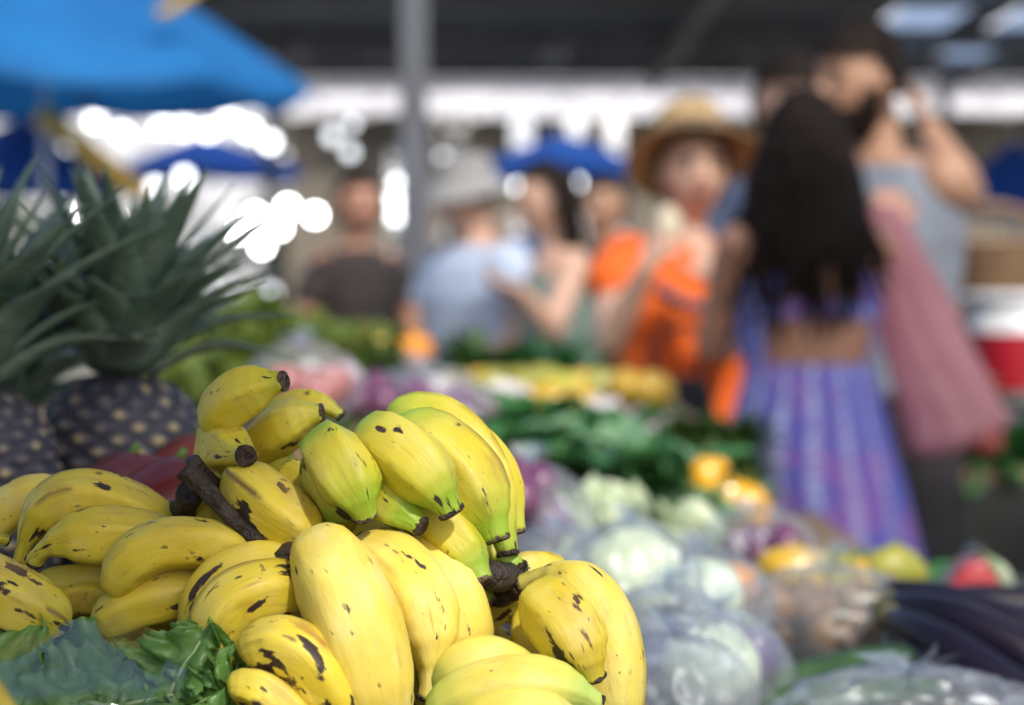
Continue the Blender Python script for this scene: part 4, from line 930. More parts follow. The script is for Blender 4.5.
# ---- right side: darker stall behind, bucket, basket
stall('stall_table', 1.0, 2.6, 5.6, 7.2, .80, 'dark stall table at the right edge behind the pink bag')
M['wicker'] = surf('wicker', (.34, .22, .12), (.20, .12, .07), .7, 40, .6, 80)
M['white_pl'] = surf('white_plastic', (.72, .74, .76), (.6, .62, .66), .35, 5, .02); M['red_pl'] = surf('red_plastic', (.45, .015, .03), (.35, .01, .02), .35, 5, .02)
c = at(1015, 402, 5.9); root = empty('bucket', c, 'white bucket with a broad red band at the right edge', 'bucket')
MB().tube([c, c + Vector((0, 0, .09)), c + Vector((0, 0, .245)), c + Vector((0, 0, .25)), c + Vector((0, 0, .24))], [.10, .105, .125, .132, .118], 28).build('bucket_body', M['white_pl'], root)
MB().tube([c + Vector((0, 0, .03)), c + Vector((0, 0, .17))], [.108, .122], 28, False).build('red_band', M['red_pl'], root)
MB().tube([c + Vector((0, 0, .245)), c + Vector((0, 0, .262)), c + Vector((0, 0, .268))], [.136, .136, .12], 28).build('lid', M['white_pl'], root)
c = at(992, 292, 7.0); root = empty('basket', c - Vector((0, 0, .0)), 'brown wicker basket above the bucket at the right edge', 'basket')
mb = MB()
for k in range(9): mb.tube([c + Vector((math.cos(a / 20 * 6.2832) * (.17 + k * .008), math.sin(a / 20 * 6.2832) * (.17 + k * .008), k * .017 + .004 * (a % 2))) for a in range(21)], .011, 6, False)
mb.tube([c, c + Vector((0, 0, .14))], [.155, .215], 24, True); mb.build('wicker_wall', M['wicker'], root)
MB().tube(curve([c + Vector((-.22, 0, .13)), c + Vector((0, 0, .25)), c + Vector((.22, 0, .13))], 14), .012, 8).build('handle', M['wicker'], root)
stall('stall_table', 1.15, 2.9, 6.7, 7.6, 1.19, 'high dark stall counter carrying the wicker basket')
for i, (px, py, lab) in enumerate(((975, 450, 'dark green leaf bunch under the pink bag, left'), (1012, 440, 'dark green leaf bunch under the bucket at the right edge'), (958, 412, 'dark green leaf bunch behind the pink bag'))):
    clump('herb_bunch', px, py + 24, 5.7, 60, .15, .06, M['collard'], lab, 'herbs', 110 + i, 1, spread=1.3, curl=.8, ribs=False)
# ================================================================ people
def skinmat(name, c, c2=None):
    return surf(name, c, c2 or tuple(x * .82 for x in c), .5, 12, .08, 120, sub=.08)
M['skin1'] = skinmat('skin_light', (.62, .38, .27)); M['skin2'] = skinmat('skin_tan', (.46, .235, .15)); M['skin3'] = skinmat('skin_warm', (.43, .24, .15))
M['hair'] = surf('black_hair', (.006, .005, .005), (.022, .014, .010), .6, 60, .5, 150, spec=.10); M['hairb'] = surf('brown_hair', (.05, .03, .018), (.03, .018, .01), .5, 60, .4, 150)
M['eye'] = surf('eye', (.03, .02, .015), (.02, .015, .01), .15, 5, 0); M['lip'] = surf('lips', (.38, .12, .10), (.32, .10, .09), .4, 20, 0)
def hand_chain(wrist, dirn, palm_n, curl=.6, side=1, s=1.0):
    """fingers + thumb as separate tapering chains from a palm; returns list of (pts, radii)"""
    d = dirn.normalized(); n = (palm_n - d * palm_n.dot(d)).normalized(); w_ = d.cross(n) * side; out = []
    kn = wrist + d * .082 * s
    for k in range(4):
        out.append(([wrist + d * .012 * s + w_ * (.016 - .0107 * k) * s, kn + w_ * (.030 - .020 * k) * s], [.015 * s, .0105 * s]))
    ln = (.072, .080, .074, .058)
    for k in range(4):
        p = kn + w_ * (.030 - .020 * k) * s; a = curl * .5; P = [p - d * .01 * s, p]; dd = d
        for q in (.45, .30, .25):
            dd = (d * math.cos(a) + n * math.sin(a)); p = p + dd * ln[k] * q * s; P.append(p); a += curl * .7
        out.append((P, [.0095 * s, .0092 * s, .0086 * s, .0078 * s, .0066 * s]))
    b = wrist + d * .022 * s + w_ * .022 * s; t1 = b + (d * .6 + w_ * .75 + n * .2).normalized() * .035 * s; t2 = t1 + (d * .8 + w_ * .3 + n * .5).normalized() * .03 * s; t3 = t2 + (d * .9 + n * .5).normalized() * .024 * s
    out.append(([b - w_ * .01 * s, b, t1, t2, t3], [.014 * s, .0135 * s, .0115 * s, .0095 * s, .008 * s])); return out
def head_shape(mb, c, r, yaw, pitch=0, roll=0):
    """head with jaw, nose, brow, ears; faces -Y at yaw 0; r = half head height"""
    q = rz(yaw) @ rx(pitch) @ ry(roll); c = Vector(c); v, f = blob((0, 0, 0), 1, 40, 28); W = []
    for p in v:
        x, y, z = p; X = x * .70; Y = y * .82; Zc = z
        if z < 0: X *= 1 - .30 * (-z) ** 1.3; Y = Y * (1 - .10 * -z) - .10 * (-z)
        if y < 0: Y *= 1 - .10 * max(0, .3 - abs(z - .1)) ; X *= 1 - .04
        if y < -.5: Y -= .03 * math.exp(-((z + .70) / .16) ** 2) * math.exp(-(x / .3) ** 2)      # chin
        if y < -.4: Y += .05 * math.exp(-((z - .02) / .12) ** 2) * math.exp(-((abs(x) - .33) / .16) ** 2)  # eye sockets
        W.append(c + q @ (Vector((X, Y, Zc)) * r))
    mb.add(W, f)
    def T(p): return c + q @ (Vector(p) * r)
    mb.tube([T((0, -.74, .12)), T((0, -.84, -.05)), T((0, -.95, -.24)), T((0, -.80, -.30))], [.05 * r, .08 * r, .13 * r, .08 * r], 12)
    for s in (-1, 1):
        v, f = blob((0, 0, 0), (.06, .15, .24), 14, 10); mb.add([c + q @ ((Vector(p) + Vector((s * .70, .06, -.06))) * r) for p in v], f)
    return T, q
def body_mesh(mb_list, name, m, parent, voxel=.008):
    o = mb_list.build(name, m, parent)
    md = o.modifiers.new('r', 'REMESH'); md.mode = 'VOXEL'; md.voxel_size = voxel; md.use_smooth_shade = True
    s = o.modifiers.new('s', 'SMOOTH'); s.factor = .5; s.iterations = 3
    dg = bpy.context.evaluated_depsgraph_get(); dg.update(); me = bpy.data.meshes.new_from_object(o.evaluated_get(dg)); old = o.data
    o.modifiers.clear(); o.data = me; me.name = name
    me.polygons.foreach_set('use_smooth', [True] * len(me.polygons)); return o
def limb(mb, pts, rad, n=16):
    P = curve(pts, 3 * len(pts) + 4) if len(pts) > 2 else [Vector(p) for p in pts]
    m_ = len(pts) - 1; Rr = []
    for i in range(len(P)):
        u = i / (len(P) - 1) * m_; k = min(int(u), m_ - 1); t = u - k; Rr.append(rad[k] * (1 - t) + rad[k + 1] * t)
    mb.tube(P, Rr, n); mb.blob(P[0], Rr[0] * 1.0, 14, 10); mb.blob(P[-1], Rr[-1] * 1.0, 14, 10)
def loft(rings, n=40, fn=None, cap=(False, False)):
    """rings: (centre, rx, ry, yaw)"""
    v = []; f = []
    for j, (c, a, b, yw) in enumerate(rings):
        for i in range(n):
            t = 2 * math.pi * i / n; k = fn(t, j / (len(rings) - 1)) if fn else 1
            v.append(Vector(c) + rz(yw) @ Vector((math.cos(t) * a * k, math.sin(t) * b * k, 0)))
    for j in range(len(rings) - 1):
        for i in range(n):
            i2 = (i + 1) % n; f.append((j * n + i, j * n + i2, (j + 1) * n + i2, (j + 1) * n + i))
    if cap[0]: f.append(tuple(range(n))[::-1])
    if cap[1]: f.append(tuple((len(rings) - 1) * n + i for i in range(n)))
    return v, f
def interp_rings(keys, m_=24):
    out = []
    for i in range(m_):
        u = i / (m_ - 1) * (len(keys) - 1); k = min(int(u), len(keys) - 2); t = u - k; t = t * t * (3 - 2 * t) * .4 + t * .6
        A_, B_ = keys[k], keys[k + 1]; out.append((Vector(A_[0]) * (1 - t) + Vector(B_[0]) * t, A_[1] * (1 - t) + B_[1] * t, A_[2] * (1 - t) + B_[2] * t, A_[3] * (1 - t) + B_[3] * t))
    return out
class Fig:
    """a standing figure; local frame: facing -Y at yaw 0, +X = the figure's own left"""
    def __init__(s, x, y, H, yaw, label, skin, female=True, w=1.0):
        s.H = H; s.yaw = yaw; s.o = Vector((x, y, 0)); s.root = empty('person', s.o, label, 'person'); s.skin = skin; s.k = H / 1.7; s.w = w * (0.92 if female else 1.0); s.f = female; s.mb = MB()
    def L(s, x, y, z): return s.o + rz(s.yaw) @ Vector((x, y, 0)) * s.k + Vector((0, 0, z * s.k))
    def base(s, head_yaw=None, head_pitch=0, neck=1.42, roll=0, hx=0, hy=-.03):
        k, w_ = s.k, s.w; L = s.L
        tor = [(L(0, .0, .80), .150 * w_ * k, .11 * k, s.yaw), (L(0, .01, .92), (.172 if s.f else .155) * w_ * k, .115 * k, s.yaw), (L(0, 0, 1.06), .125 * w_ * k if s.f else .15 * w_ * k, .095 * k, s.yaw), (L(0, -.005, 1.22), .155 * w_ * k if s.f else .18 * w_ * k, .115 * k, s.yaw), (L(0, .0, 1.36), .165 * w_ * k, .10 * k, s.yaw), (L(0, .01, 1.43), .09 * w_ * k, .07 * k, s.yaw)]
        v, f = loft(interp_rings(tor), 32, None, (True, True)); s.mb.add(v, f); s.tor = tor
        s.hc = L(hx, hy, 1.585); limb(s.mb, [L(0, .015, 1.36), L(hx * .5, .0, 1.44), L(hx, .0, 1.53)], [.062 * k, .052 * k, .052 * k])
        s.T, s.hq = head_shape(s.mb, s.hc, .118 * k, s.yaw if head_yaw is None else head_yaw, head_pitch, roll)
        for q in (-1, 1):
            limb(s.mb, [L(q * .085, 0, .88), L(q * .095, -.01, .48), L(q * .10, .02, .09)], [.088 * k, .055 * k, .038 * k]); limb(s.mb, [L(q * .10, .03, .05), L(q * .11, -.08, .035), L(q * .115, -.15, .028)], [.04 * k, .036 * k, .028 * k])
    def sh(s, q): return s.L(q * .165 * s.w, .0, 1.365)
    def arm(s, q, elbow, wrist, hand_dir=None, palm=None, curl=.7, th=1.0):
        k = s.k * th; S = s.sh(q); elbow = Vector(elbow); wrist = Vector(wrist)
        limb(s.mb, [S, S * .5 + elbow * .5, elbow], [.053 * k, .046 * k, .039 * k]); limb(s.mb, [elbow, elbow * .55 + wrist * .45, wrist], [.040 * k, .037 * k, .025 * k])
        hd = hand_dir or (wrist - elbow); pn = palm or Vector((0, -1, 0))
        for P, Rr in hand_chain(wrist, hd, pn, curl, q, k / th): s.mb.tube(P, Rr, 8); s.mb.blob(P[-1], Rr[-1], 8, 6)
        s.arms = getattr(s, 'arms', []) + [(S, elbow, wrist)]
    def finish(s, m):
        b = body_mesh(s.mb, 'body', m, s.root, .0085)
        T = s.T; r = .118 * s.k
        for q in (-1, 1):
            MB().blob(T((q * .28, -.70, .02)), .075 * r / .6 * .75, 12, 8).build('eye', M['eye'], s.root)
            MB().tube([T((q * .14, -.78, .17)), T((q * .28, -.77, .22)), T((q * .42, -.68, .17))], [.02 * r, .035 * r, .02 * r], 8).build('eyebrow', M['hair'], s.root)
        MB().tube(curve([T((-.20, -.73, -.50)), T((0, -.84, -.49)), T((.20, -.73, -.50))], 8), [.01 * r, .045 * r, .055 * r, .06 * r, .06 * r, .055 * r, .045 * r, .01 * r], 8).build('mouth', M['lip'], s.root)
        return b
    def haircap(s, m, lo=-.1, front=.55, scale=1.09):
        v, f = blob((0, 0, 0), 1, 48, 32); W = []; keep = []
        for i, p in enumerate(v):
            x, y, z = p; n_ = 1 + .03 * noise.noise(Vector((x * 8, y * 8, z * 3))); W.append(s.hc + s.hq @ (Vector((x * .74, y * .86 + .02, z * 1.0 + .03)) * .118 * s.k * scale * n_)); keep.append(z > (front if y < -.25 else lo if y > .15 else lo + (front - lo) * (.15 - y) / .4))
        f = [q for q in f if all(keep[i] for i in q)]; mb = MB(); mb.add(W, f); return mb
def cloth(fig, keys, m, name, fn=None, sleeves=(), n=56, rings=30, cap=(False, False)):
    v, f = loft(interp_rings(keys, rings), n, fn, cap); mb = MB(); mb.add(v, f)
    for P, Rr in sleeves: v, f = tube(curve(P, 10), [Rr[0] + (Rr[1] - Rr[0]) * i / 9 for i in range(10)], 20, False); mb.add(v, f)
    o = mb.build(name, m, fig.root); md = o.modifiers.new('thick', 'SOLIDIFY'); md.thickness = .004; md.offset = 1; return o
def wrinkle(amp=.02, seed=0):
    return lambda t, u: 1 + amp * noise.noise(Vector((math.cos(t) * 2.5, math.sin(t) * 2.5, u * 5 + seed))) + amp * .6 * noise.noise(Vector((math.cos(t) * 6, math.sin(t) * 6, u * 9 + seed)))
def pants(fig, m, name='trousers', top=.95, bot=.06):
    L, k = fig.L, fig.k; mb = MB()
    v, f = loft(interp_rings([(L(0, 0, .78), .17 * fig.w * k, .125 * k, fig.yaw), (L(0, .01, .90), .182 * fig.w * k, .128 * k, fig.yaw), (L(0, 0, 1.0), .15 * fig.w * k, .112 * k, fig.yaw)], 10), 36); mb.add(v, f)
    for q in (-1, 1): v, f = tube(curve([L(q * .085, 0, .86), L(q * .095, -.01, .48), L(q * .10, .02, bot)], 12), [(.105 - .035 * i / 11) * k for i in range(12)], 20, False); mb.add(v, f)
    return mb.build(name, m, fig.root)
def shoes(fig, m):
    L, k = fig.L, fig.k
    for q in (-1, 1):
        mb = MB(); v, f = loft([(L(q * .11, -.05, .0), .05 * k, .14 * k, fig.yaw), (L(q * .11, -.05, .03), .054 * k, .145 * k, fig.yaw), (L(q * .11, -.03, .065), .045 * k, .11 * k, fig.yaw), (L(q * .105, .02, .10), .04 * k, .05 * k, fig.yaw)], 20, None, (True, True)); mb.add(v, f); mb.build('shoe', m, fig.root)
def std_top(fig, m, name='shirt', lo=.92, slack=1.10, seed=0, sleeve=.55, neckz=1.425, wr=.02, sl_r=.068):
    L, k, w_ = fig.L, fig.k, fig.w; s = slack; a = 1 if fig.f else 1.12
    keys = [(L(0, 0, lo), .178 * w_ * k * s, .13 * k * s, fig.yaw), (L(0, 0, 1.08), .148 * w_ * k * s * a, .112 * k * s, fig.yaw), (L(0, -.005, 1.24), .168 * w_ * k * s * a, .125 * k * s, fig.yaw), (L(0, 0, 1.345), .178 * w_ * k * s, .112 * k * s, fig.yaw), (L(0, .005, 1.40), .140 * w_ * k, .09 * k, fig.yaw), (L(0, .01, neckz), .075 * w_ * k, .068 * k, fig.yaw)]
    sl = []
    if sleeve:
        for S, E_, W_ in fig.arms: sl.append(([S + (fig.L(0, 0, 1.36) - S) * .25, S * .7 + E_ * .3, S * (1 - sleeve) + E_ * sleeve], (sl_r * 1.05 * k, sl_r * k)))
    return cloth(fig, keys, m, name, wrinkle(wr, seed), sl)
M['denim'] = surf('blue_denim', (.06, .09, .16), (.04, .06, .11), .8, 20, .2, 150); M['blackc'] = surf('black_cloth', (.015, .015, .017), (.03, .028, .03), .85, 10, .2)
M['shoe'] = surf('shoe_leather', (.05, .04, .035), (.03, .025, .02), .5, 10, .1)
def px_of(p):
    r = p - CAM; d = r.dot(FWD); return (512 + r.x / d * FPX, 352.5 - r.dot(UPV) / d * FPX)
# ---- woman with long black hair in a purple dress, back to the camera, turned a little left
y5 = 4.9; x5 = (809 - 512) / FPX * y5
P5 = Fig(x5, y5, 1.615, R(180 + 12), 'woman with long wavy black hair seen from behind in an open-backed purple patterned dress', 'skin2', True, 1.04)
P5.base(R(180 - 10)); 
P5.arm(-1, at(862, 330, 4.82), at(885, 262, 4.66), curl=.9) if False else None
# her left arm (left in the picture) hangs bent; her right arm carries the pink bag over the shoulder side
P5.arm(1 if P5.sh(1).x < P5.sh(-1).x else -1, at(716, 352, 4.83), at(748, 262, 4.62), Vector((.1, -.2, 1)), Vector((0, 1, 0)), .9) if False else None
qa = 1 if P5.sh(1).x < P5.sh(-1).x else -1
P5.arm(qa, at(712, 345, 4.95), at(742, 300, 5.18), Vector((.2, .6, .5)), Vector((1, 0, 0)), .9)
P5.arm(-qa, at(886, 300, 4.98), at(890, 236, 5.10), Vector((0, .2, 1)), Vector((0, 1, 0)), 1.4)
P5.finish(M['skin2'])
def dressmat():
    m, t, N, L, B = nodes('purple_dress'); tc = N.new("ShaderNodeTexCoord"); a = N.new("ShaderNodeAttribute"); a.attribute_name = 'ang'
    col = (.12, .13, .50, 1); wv = mathn(N, L, 'ADD', mathn(N, L, 'MULTIPLY', mathn(N, L, 'SINE', mathn(N, L, 'MULTIPLY', a.outputs['Fac'], 15)), .5), .5)
    n = N.new("ShaderNodeTexNoise"); n.inputs['Scale'].default_value = 90; n.inputs['Detail'].default_value = 3; L.new(tc.outputs['Object'], n.inputs['Vector'])
    n2 = N.new("ShaderNodeTexNoise"); n2.inputs['Scale'].default_value = 9; L.new(tc.outputs['Object'], n2.inputs['Vector'])
    base = mixc(N, L, ramp(N, L, n2.outputs[0], .45, .6), col, (.27, .13, .46, 1))
    st = mathn(N, L, 'MULTIPLY', ramp(N, L, wv, .62, .85), ramp(N, L, n.outputs[0], .40, .55))
    base = mixc(N, L, st, base, (.50, .55, .80, 1)); L.new(base, B.inputs['Base Color']); B.inputs['Roughness'].default_value = .75; return m
M['dress'] = dressmat()
def lofta(keys, rings, n, fn):
    v, f = loft(interp_rings(keys, rings), n, fn); return v, f, [2 * math.pi * (i % n) / n for i in range(len(v))]
L5, k5 = P5.L, P5.k
keys = [(L5(0, 0, .22), .33 * k5, .30 * k5, P5.yaw), (L5(0, 0, .55), .27 * k5, .24 * k5, P5.yaw), (L5(0, .0, .86), .205 * k5, .165 * k5, P5.yaw), (L5(0, .0, 1.03), .158 * k5, .125 * k5, P5.yaw), (L5(0, 0, 1.12), .134 * k5, .109 * k5, P5.yaw)]
v, f, an = lofta(keys, 40, 96, lambda t, u: 1 + (.055 * (1 - u) + .006) * math.sin(t * 15 + 2 * u) + .02 * noise.noise(Vector((math.cos(t) * 3, math.sin(t) * 3, u * 3))))
mb = MB(); mb.add(v, f, ang=an); mb.build('dress_skirt', M['dress'], P5.root)
# bodice front, a band round the chest and thin straps (open back)
keys = [(L5(0, -.012, 1.10), .134 * k5, .105 * k5, P5.yaw), (L5(0, -.02, 1.16), .150 * k5, .125 * k5, P5.yaw), (L5(0, -.02, 1.30), .165 * k5, .125 * k5, P5.yaw)]
v, f, an = lofta(keys, 12, 64, None); vf = [q for q in f if sum(math.sin(an[i]) for i in q) / 4 < .62]; mb = MB(); mb.add(v, vf, ang=an)
v, f, an = lofta([(L5(0, 0, 1.215), .155 * k5, .123 * k5, P5.yaw), (L5(0, 0, 1.255), .162 * k5, .125 * k5, P5.yaw)], 4, 64, None); mb.add(v, f, ang=an)
for q in (-1, 1): mb.tube(curve([L5(q * .09, -.12, 1.28), L5(q * .095, -.03, 1.41), L5(q * .10, .11, 1.24)], 12), .010, 8)
mb.build('dress_bodice', M['dress'], P5.root)
# hair: a head cap plus long wavy locks
mb = P5.haircap(M['hair'], -.9, .35, 1.04); gh = random.Random(3)
for k in range(230):
    a = gh.uniform(-1.9, 1.9) + math.pi / 2; e = gh.uniform(.25, 1.35)       # around the back half
    d0 = Vector((math.cos(a) * math.sin(e), math.sin(a) * math.sin(e) * 1.0, math.cos(e)))
    p0 = P5.hc + P5.hq @ (Vector((d0.x * .72, d0.y * .86, d0.z * 1.0)) * .118 * k5)
    bx = P5.hq @ Vector((math.cos(a), math.sin(a), 0)); fall = gh.uniform(.35, .52) * (1 - .22 * abs(math.cos(a))) * k5
    mid = p0 + bx * .038 + Vector((0, 0, -.15)); low = p0 + bx * .050 + Vector((gh.uniform(-.05, .05), 0, -fall)) + (P5.hq @ Vector((0, 1, 0))) * .045
    cv = curve([p0, p0 + bx * .008 + Vector((0, 0, -.05)), mid, low], 16); ph = gh.uniform(0, 6.28); am = gh.uniform(.008, .026)
    cv = [p + Vector((math.sin(i * .9 + ph), math.cos(i * .8 + ph), 0)) * am * (i / 15) for i, p in enumerate(cv)]
    mb.tube(cv, [.012 * (1 - .75 * (i / 15) ** 3) for i in range(16)], 7, True, None)
mb.build('hair', M['hair'], P5.root)
shoes(P5, M['shoe'])
# pink carrier bag hanging from her shoulder
M['pinkbag'] = surf('pink_thin_plastic', (.88, .50, .54), (.82, .42, .48), .4, 5, .5, 25, trans=.5)
top = at(878, 205, 4.90); b0 = at(962, 432, 5.02)
root = empty('carrier_bag', Vector((b0.x, b0.y, b0.z - .05)), 'thin pink plastic carrier bag stretched down from the long-haired woman\'s shoulder', 'carrier bag')
P_ = curve([top, at(900, 270, 4.92), at(925, 345, 4.96), at(952, 410, 5.0), at(965, 448, 5.02)], 34); v = []; f = []; n = 64
for j, c in enumerate(P_):
    u = j / 33; a = .024 + .088 * u ** .7; b = .012 + .06 * u
    if u > .86: q = math.sqrt(max(.0, 1 - ((u - .86) / .14) ** 2)); a *= .25 + .75 * q; b *= .1 + .9 * q
    for i in range(n):
        t = 2 * math.pi * i / n; k = 1 + .09 * math.sin(t * 9 + math.sin(u * 6)) * (1 - .5 * u) + .10 * noise.noise(Vector((math.cos(t) * 2, math.sin(t) * 2, u * 6)))
        v.append(c + Vector((math.cos(t) * a * k, math.sin(t) * b * k, math.cos(t) * a * k * (.32))))
for j in range(33):
    for i in range(n): i2 = (i + 1) % n; f.append((j * n + i, j * n + i2, (j + 1) * n + i2, (j + 1) * n + i))
f.append(tuple(33 * n + i for i in range(n))); mb = MB(); mb.add(v, f); mb.build('bag_body', M['pinkbag'], root)
for i, (px, py) in enumerate(((940, 425), (985, 440), (965, 405))):
    fruit('tomato', at(px, py, 5.0), .038, M['tomato'], ('tomato low left inside the pink carrier bag', 'tomato low right inside the pink carrier bag', 'tomato highest inside the pink carrier bag')[i], 'tomato', None, (1, 1, .9), i)
# ---- woman in an orange top and straw hat, eating
y4 = 5.75; x4 = (678 - 512) / FPX * y4
P4 = Fig(x4, y4, 1.60, R(16), 'woman in a bright orange top and wide straw hat lifting food to her mouth', 'skin1', True, 1.05)
P4.base(R(10), R(-4), hx=.03)
hq = 1 if P4.sh(1).x > P4.sh(-1).x else -1
P4.arm(-hq, at(610, 342, 5.50), at(648, 266, 5.38), Vector((.35, .05, 1)), Vector((.6, .6, 0)), 1.2)
P4.arm(hq, at(728, 345, 5.55), at(715, 285, 5.42), Vector((-.3, 0, 1)), Vector((-.6, .6, 0)), 1.1)
P4.finish(M['skin1'])
M['orange_c'] = surf('orange_cloth', (.85, .15, .012), (.75, .11, .01), .8, 10, .3, 60)
std_top(P4, M['orange_c'], 'orange_top', .70, 1.16, 4, .32, 1.415, .03, .078)
MB().tube(curve([P4.L(-.10, -.13, 1.30), P4.L(0, -.155, 1.25), P4.L(.10, -.13, 1.30)], 10), .012, 8).build('dark_trim', M['denim'], P4.root)
pants(P4, M['blackc']); shoes(P4, M['shoe'])
mb = P4.haircap(M['hairb'], -.7, .55, 1.08); mb.build('hair', M['hairb'], P4.root)
M['strawhat'] = surf('straw', (.50, .35, .17), (.36, .24, .10), .7, 60, .5, 200); M['hatband'] = surf('hat_band', (.10, .07, .05), (.06, .04, .03), .7, 20, .1)
def hat(fig, m, band, br, name='hat', tilt=0, drop=.0, ch=.11, cr=.092):
    k = fig.k; q = fig.hq @ rx(tilt); c = fig.hc + fig.hq @ Vector((0, .01, .062)) * k; n = 48; rs = [(br, -.035 - drop), (br * .98, -.030 - drop), (br * .75, -.008), (cr * 1.05, .0), (cr, .02), (cr * .97, ch * .7), (cr * .85, ch * .95), (cr * .5, ch), (.001, ch * .96)]
    v = []; f = []
    for j, (r, z) in enumerate(rs):
        for i in range(n):
            t = 2 * math.pi * i / n; wv = .012 * math.sin(2 * t + .6) * (r / br) ** 3; v.append(c + q @ (Vector((math.cos(t) * r, math.sin(t) * r * 1.05, z + wv)) * k))
    for j in range(len(rs) - 1):
        for i in range(n): i2 = (i + 1) % n; f.append((j * n + i, j * n + i2, (j + 1) * n + i2, (j + 1) * n + i))
    mb = MB(); mb.add(v, f); o = mb.build(name, m, fig.root); md = o.modifiers.new('t', 'SOLIDIFY'); md.thickness = .004
    MB().tube([c + q @ Vector((0, 0, .012)) * k, c + q @ Vector((0, 0, .04)) * k], [cr * 1.06 * k, cr * 1.04 * k], 40, False).build('hat_band', band, fig.root)
hat(P4, M['strawhat'], M['hatband'], .175, 'straw_hat', R(-24), .0)
M['food'] = surf('pale_food', (.72, .66, .50), (.6, .5, .34), .6, 30, .3)
c = at(668, 226, 5.38); tag(MB().blob(c, (.030, .02, .045), 20, 14, .06, 8, 3).build('pastry', M['food']), 'pale pastry held up by the woman in the straw hat', 'food')
# ---- bearded man, arm raised behind his head
y6 = 5.65; x6 = (884 - 512) / FPX * y6
P6 = Fig(x6, y6, 1.82, R(-38), 'bearded dark-haired man in a grey sleeveless top with one hand raised behind his ear', 'skin3', False, .92)
P6.base(R(-58), R(4), hx=-.03, hy=-.07)
hq = 1 if P6.sh(1).x > P6.sh(-1).x else -1
P6.arm(hq, at(962, 194, 5.74), at(930, 132, 5.86), Vector((-.30, .25, 1)), Vector((-1, .2, 0)), .8, 1.3)
P6.arm(-hq, at(868, 300, 5.55), at(842, 350, 5.35), curl=.6)
P6.finish(M['skin3'])
M['greytank'] = surf('grey_tank_cloth', (.20, .23, .27), (.15, .17, .21), .85, 12, .3, 60)
std_top(P6, M['greytank'], 'grey_tank_top', .90, 1.06, 9, 0, 1.40); pants(P6, M['blackc']); shoes(P6, M['shoe'])
mb = P6.haircap(M['hair'], -.35, .38, 1.14)
for k in range(60):
    a = gh.uniform(0, 6.28); e = gh.uniform(0, 1.1); d0 = Vector((math.cos(a) * math.sin(e), math.sin(a) * math.sin(e) * .9 + .1, math.cos(e))); p0 = P6.hc + P6.hq @ (Vector((d0.x * .76, d0.y * .88, d0.z * 1.05)) * .118 * P6.k * 1.05); mb.blob(p0, .018, 8, 6)
mb.build('hair', M['hair'], P6.root)
v, f = blob((0, 0, 0), 1, 40, 28); W = []; keep = []
for p in v:
    x, y, z = p; X, Y = x * .70, y * .82; X *= (1 - .30 * (-z) ** 1.3) if z < 0 else 1; Y = Y * (1 - .10 * -z) - .10 * (-z) if z < 0 else Y
    W.append(P6.hc + P6.hq @ (Vector((X, Y - .02, z - .03)) * .118 * P6.k * 1.12)); keep.append(z < -.34 and y < .35 or (z < .0 and -.45 < y < .1))
mb = MB(); mb.add(W, [q for q in f if all(keep[i] for i in q)]); o = mb.build('beard', M['hair'], P6.root); md = o.modifiers.new('t', 'SOLIDIFY'); md.thickness = .008
# ---- man behind, only forehead and hair in view
P7 = Fig((786 - 512) / FPX * 6.7, 6.7, 1.86, R(10), 'dark-haired man almost hidden behind the long-haired woman, only his forehead showing', 'skin1', False); P7.base(R(5))
P7.arm(1, P7.L(.22, .0, 1.08), P7.L(.22, -.08, .86)); P7.arm(-1, P7.L(-.22, .0, 1.08), P7.L(-.22, -.08, .86)); P7.finish(M['skin1']); std_top(P7, M['denim'], seed=3); pants(P7, M['blackc']); shoes(P7, M['shoe']); P7.haircap(M['hair'], -.4, .28, 1.13).build('hair', M['hair'], P7.root)
# ---- man in a pale hat and light blue shirt
y2 = 8.0
P2 = Fig((478 - 512) / FPX * y2, y2, 1.64, R(-52), 'man in a pale bucket hat and light blue short-sleeved shirt beside the grey pillar', 'skin1', False, 1.12); P2.base(R(-60), R(12), hx=0, hy=-.05)
hq = 1 if P2.sh(1).x > P2.sh(-1).x else -1
P2.arm(hq, P2.L(hq * .27, -.02, 1.10), P2.L(hq * .20, -.22, 1.0)); P2.arm(-hq, P2.L(-hq * .24, -.06, 1.10), P2.L(-hq * .12, -.28, 1.05)); P2.finish(M['skin1'])
M['ltblue'] = surf('pale_blue_cloth', (.46, .53, .66), (.38, .45, .58), .85, 8, .3, 50); M['hatgrey'] = surf('pale_hat_cloth', (.30, .295, .29), (.24, .235, .23), .85, 20, .2)
std_top(P2, M['ltblue'], 'blue_shirt', .84, 1.20, 2, .6, 1.42, .03, .085); pants(P2, M['denim']); shoes(P2, M['shoe']); P2.haircap(M['hairb'], -.4, .5, 1.06).build('hair', M['hairb'], P2.root)
hat(P2, M['hatgrey'], M['hatgrey'], .150, 'bucket_hat', R(-4), .030, .078, .092)
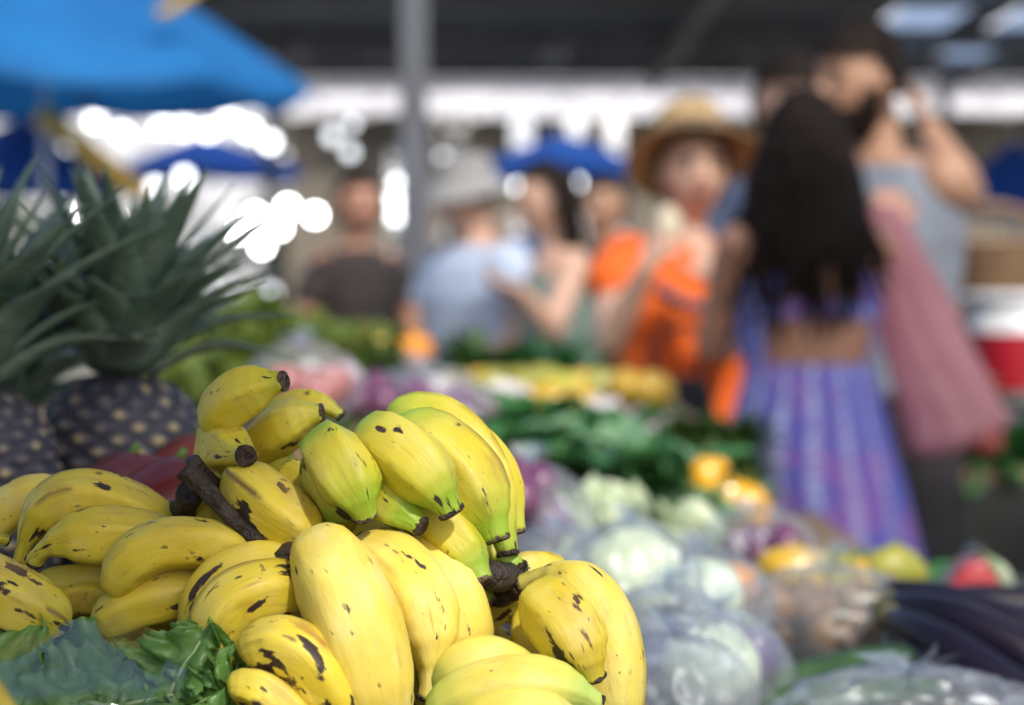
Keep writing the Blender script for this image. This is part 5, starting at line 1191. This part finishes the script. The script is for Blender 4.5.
# ---- woman with tied dark hair in a sage green top, in profile
y3 = 7.4
P3 = Fig((560 - 512) / FPX * y3, y3, 1.60, R(-75), 'woman with dark hair and a sage green sleeveless dress, in profile behind the herbs', 'skin1', True, 1.0); P3.base(R(-78), R(8), hy=-.05)
hq = 1 if P3.sh(1).y < P3.sh(-1).y else -1
P3.arm(hq, at(552, 330, 7.15), at(522, 292, 7.05), Vector((-1, -.2, .3)), Vector((0, .3, 1)), .9); P3.arm(-hq, at(548, 325, 7.6), at(525, 300, 7.6), Vector((-1, .2, .3)), Vector((0, .3, 1)), .9); P3.finish(M['skin1'])
M['sage'] = surf('sage_cloth', (.20, .27, .23), (.15, .21, .18), .85, 10, .3, 50)
L3, k3 = P3.L, P3.k
cloth(P3, [(L3(0, 0, .5), .24 * k3, .2 * k3, P3.yaw), (L3(0, 0, .9), .19 * k3, .15 * k3, P3.yaw), (L3(0, 0, 1.07), .135 * k3, .115 * k3, P3.yaw), (L3(0, -.01, 1.23), .160 * k3, .130 * k3, P3.yaw), (L3(0, 0, 1.34), .150 * k3, .105 * k3, P3.yaw)], M['sage'], 'green_dress', wrinkle(.03, 5)); shoes(P3, M['shoe'])
mb = P3.haircap(M['hair'], -.8, .5, 1.12)
for k in range(50):
    a = gh.uniform(-1.3, 1.3) + math.pi / 2; d0 = Vector((math.cos(a), math.sin(a), gh.uniform(-.3, .6))); p0 = P3.hc + P3.hq @ (Vector((d0.x * .7, d0.y * .85, d0.z)) * .118 * k3)
    mb.tube(curve([p0, p0 + Vector((.01, 0, -.07)), p0 + Vector((gh.uniform(0, .03), 0, -.17))], 8), [.014 * (1 - .8 * (i / 7) ** 3) for i in range(8)], 6)
mb.build('hair', M['hair'], P3.root)
# ---- dark-clothed figures further back
def bystander(px, y, H, yaw, label, top, bottom, skin, hat_=None, fem=True, w=1.0):
    F = Fig((px - 512) / FPX * y, y, H, R(yaw), label, skin, fem, w); F.base(R(yaw))
    F.arm(1, F.L(.23, -.02, 1.10), F.L(.12, -.26, 1.08)); F.arm(-1, F.L(-.23, -.02, 1.10), F.L(-.12, -.24, 1.02)); F.finish(M[skin])
    std_top(F, M[top], seed=int(px)); pants(F, M[bottom]); shoes(F, M['shoe']); F.haircap(M['hair'], -.7 if fem else -.25, .5, 1.12).build('hair', M['hair'], F.root); return F
M['darkbrown_c'] = surf('dark_brown_cloth', (.03, .02, .018), (.015, .012, .012), .85, 10, .3, 50)
bystander(357, 8.8, 1.64, 20, 'woman in dark clothes standing left of the grey pillar, hands in front of her', 'darkbrown_c', 'blackc', 'skin2', w=.86)
bystander(607, 9.4, 1.66, -30, 'person in black clothes half hidden between the green-dressed and orange-dressed women', 'blackc', 'blackc', 'skin3')
bystander(541, 11.5, 1.80, 10, 'dark-haired person farther off, head showing above the woman in green', 'denim', 'blackc', 'skin2', fem=False)

bystander(420, 8.9, 1.50, 30, 'person in a pale top mostly hidden by the pillar and the man in the hat', 'ltblue', 'denim', 'skin1') if False else None
# ---- black handbag with a shiny clasp in front of the woman in orange
c = at(675, 402, 5.35); root = empty('handbag', c - Vector((0, 0, .07)), 'black handbag with a bright metal clasp held in front of the orange top', 'handbag')
mb = MB(); v, f = loft([(c + Vector((0, 0, -.07)), .085, .04, 0), (c + Vector((0, 0, -.03)), .092, .045, 0), (c + Vector((0, 0, .03)), .08, .038, 0), (c + Vector((0, 0, .055)), .065, .022, 0)], 32, None, (True, True)); mb.add(v, f); mb.build('bag_body', M['blackc'], root)
MB().tube(curve([c + Vector((-.06, 0, .04)), c + Vector((-.03, 0, .15)), c + Vector((.05, 0, .16)), c + Vector((.06, 0, .04))], 14), .007, 8).build('strap', M['blackc'], root)
M['brass'] = surf('polished_brass', (.95, .80, .55), (.9, .72, .45), .12, 10, 0, metal=1)
MB().blob(at(669, 406, 5.28), (.022, .012, .022), 20, 14).build('clasp', M['brass'], root)
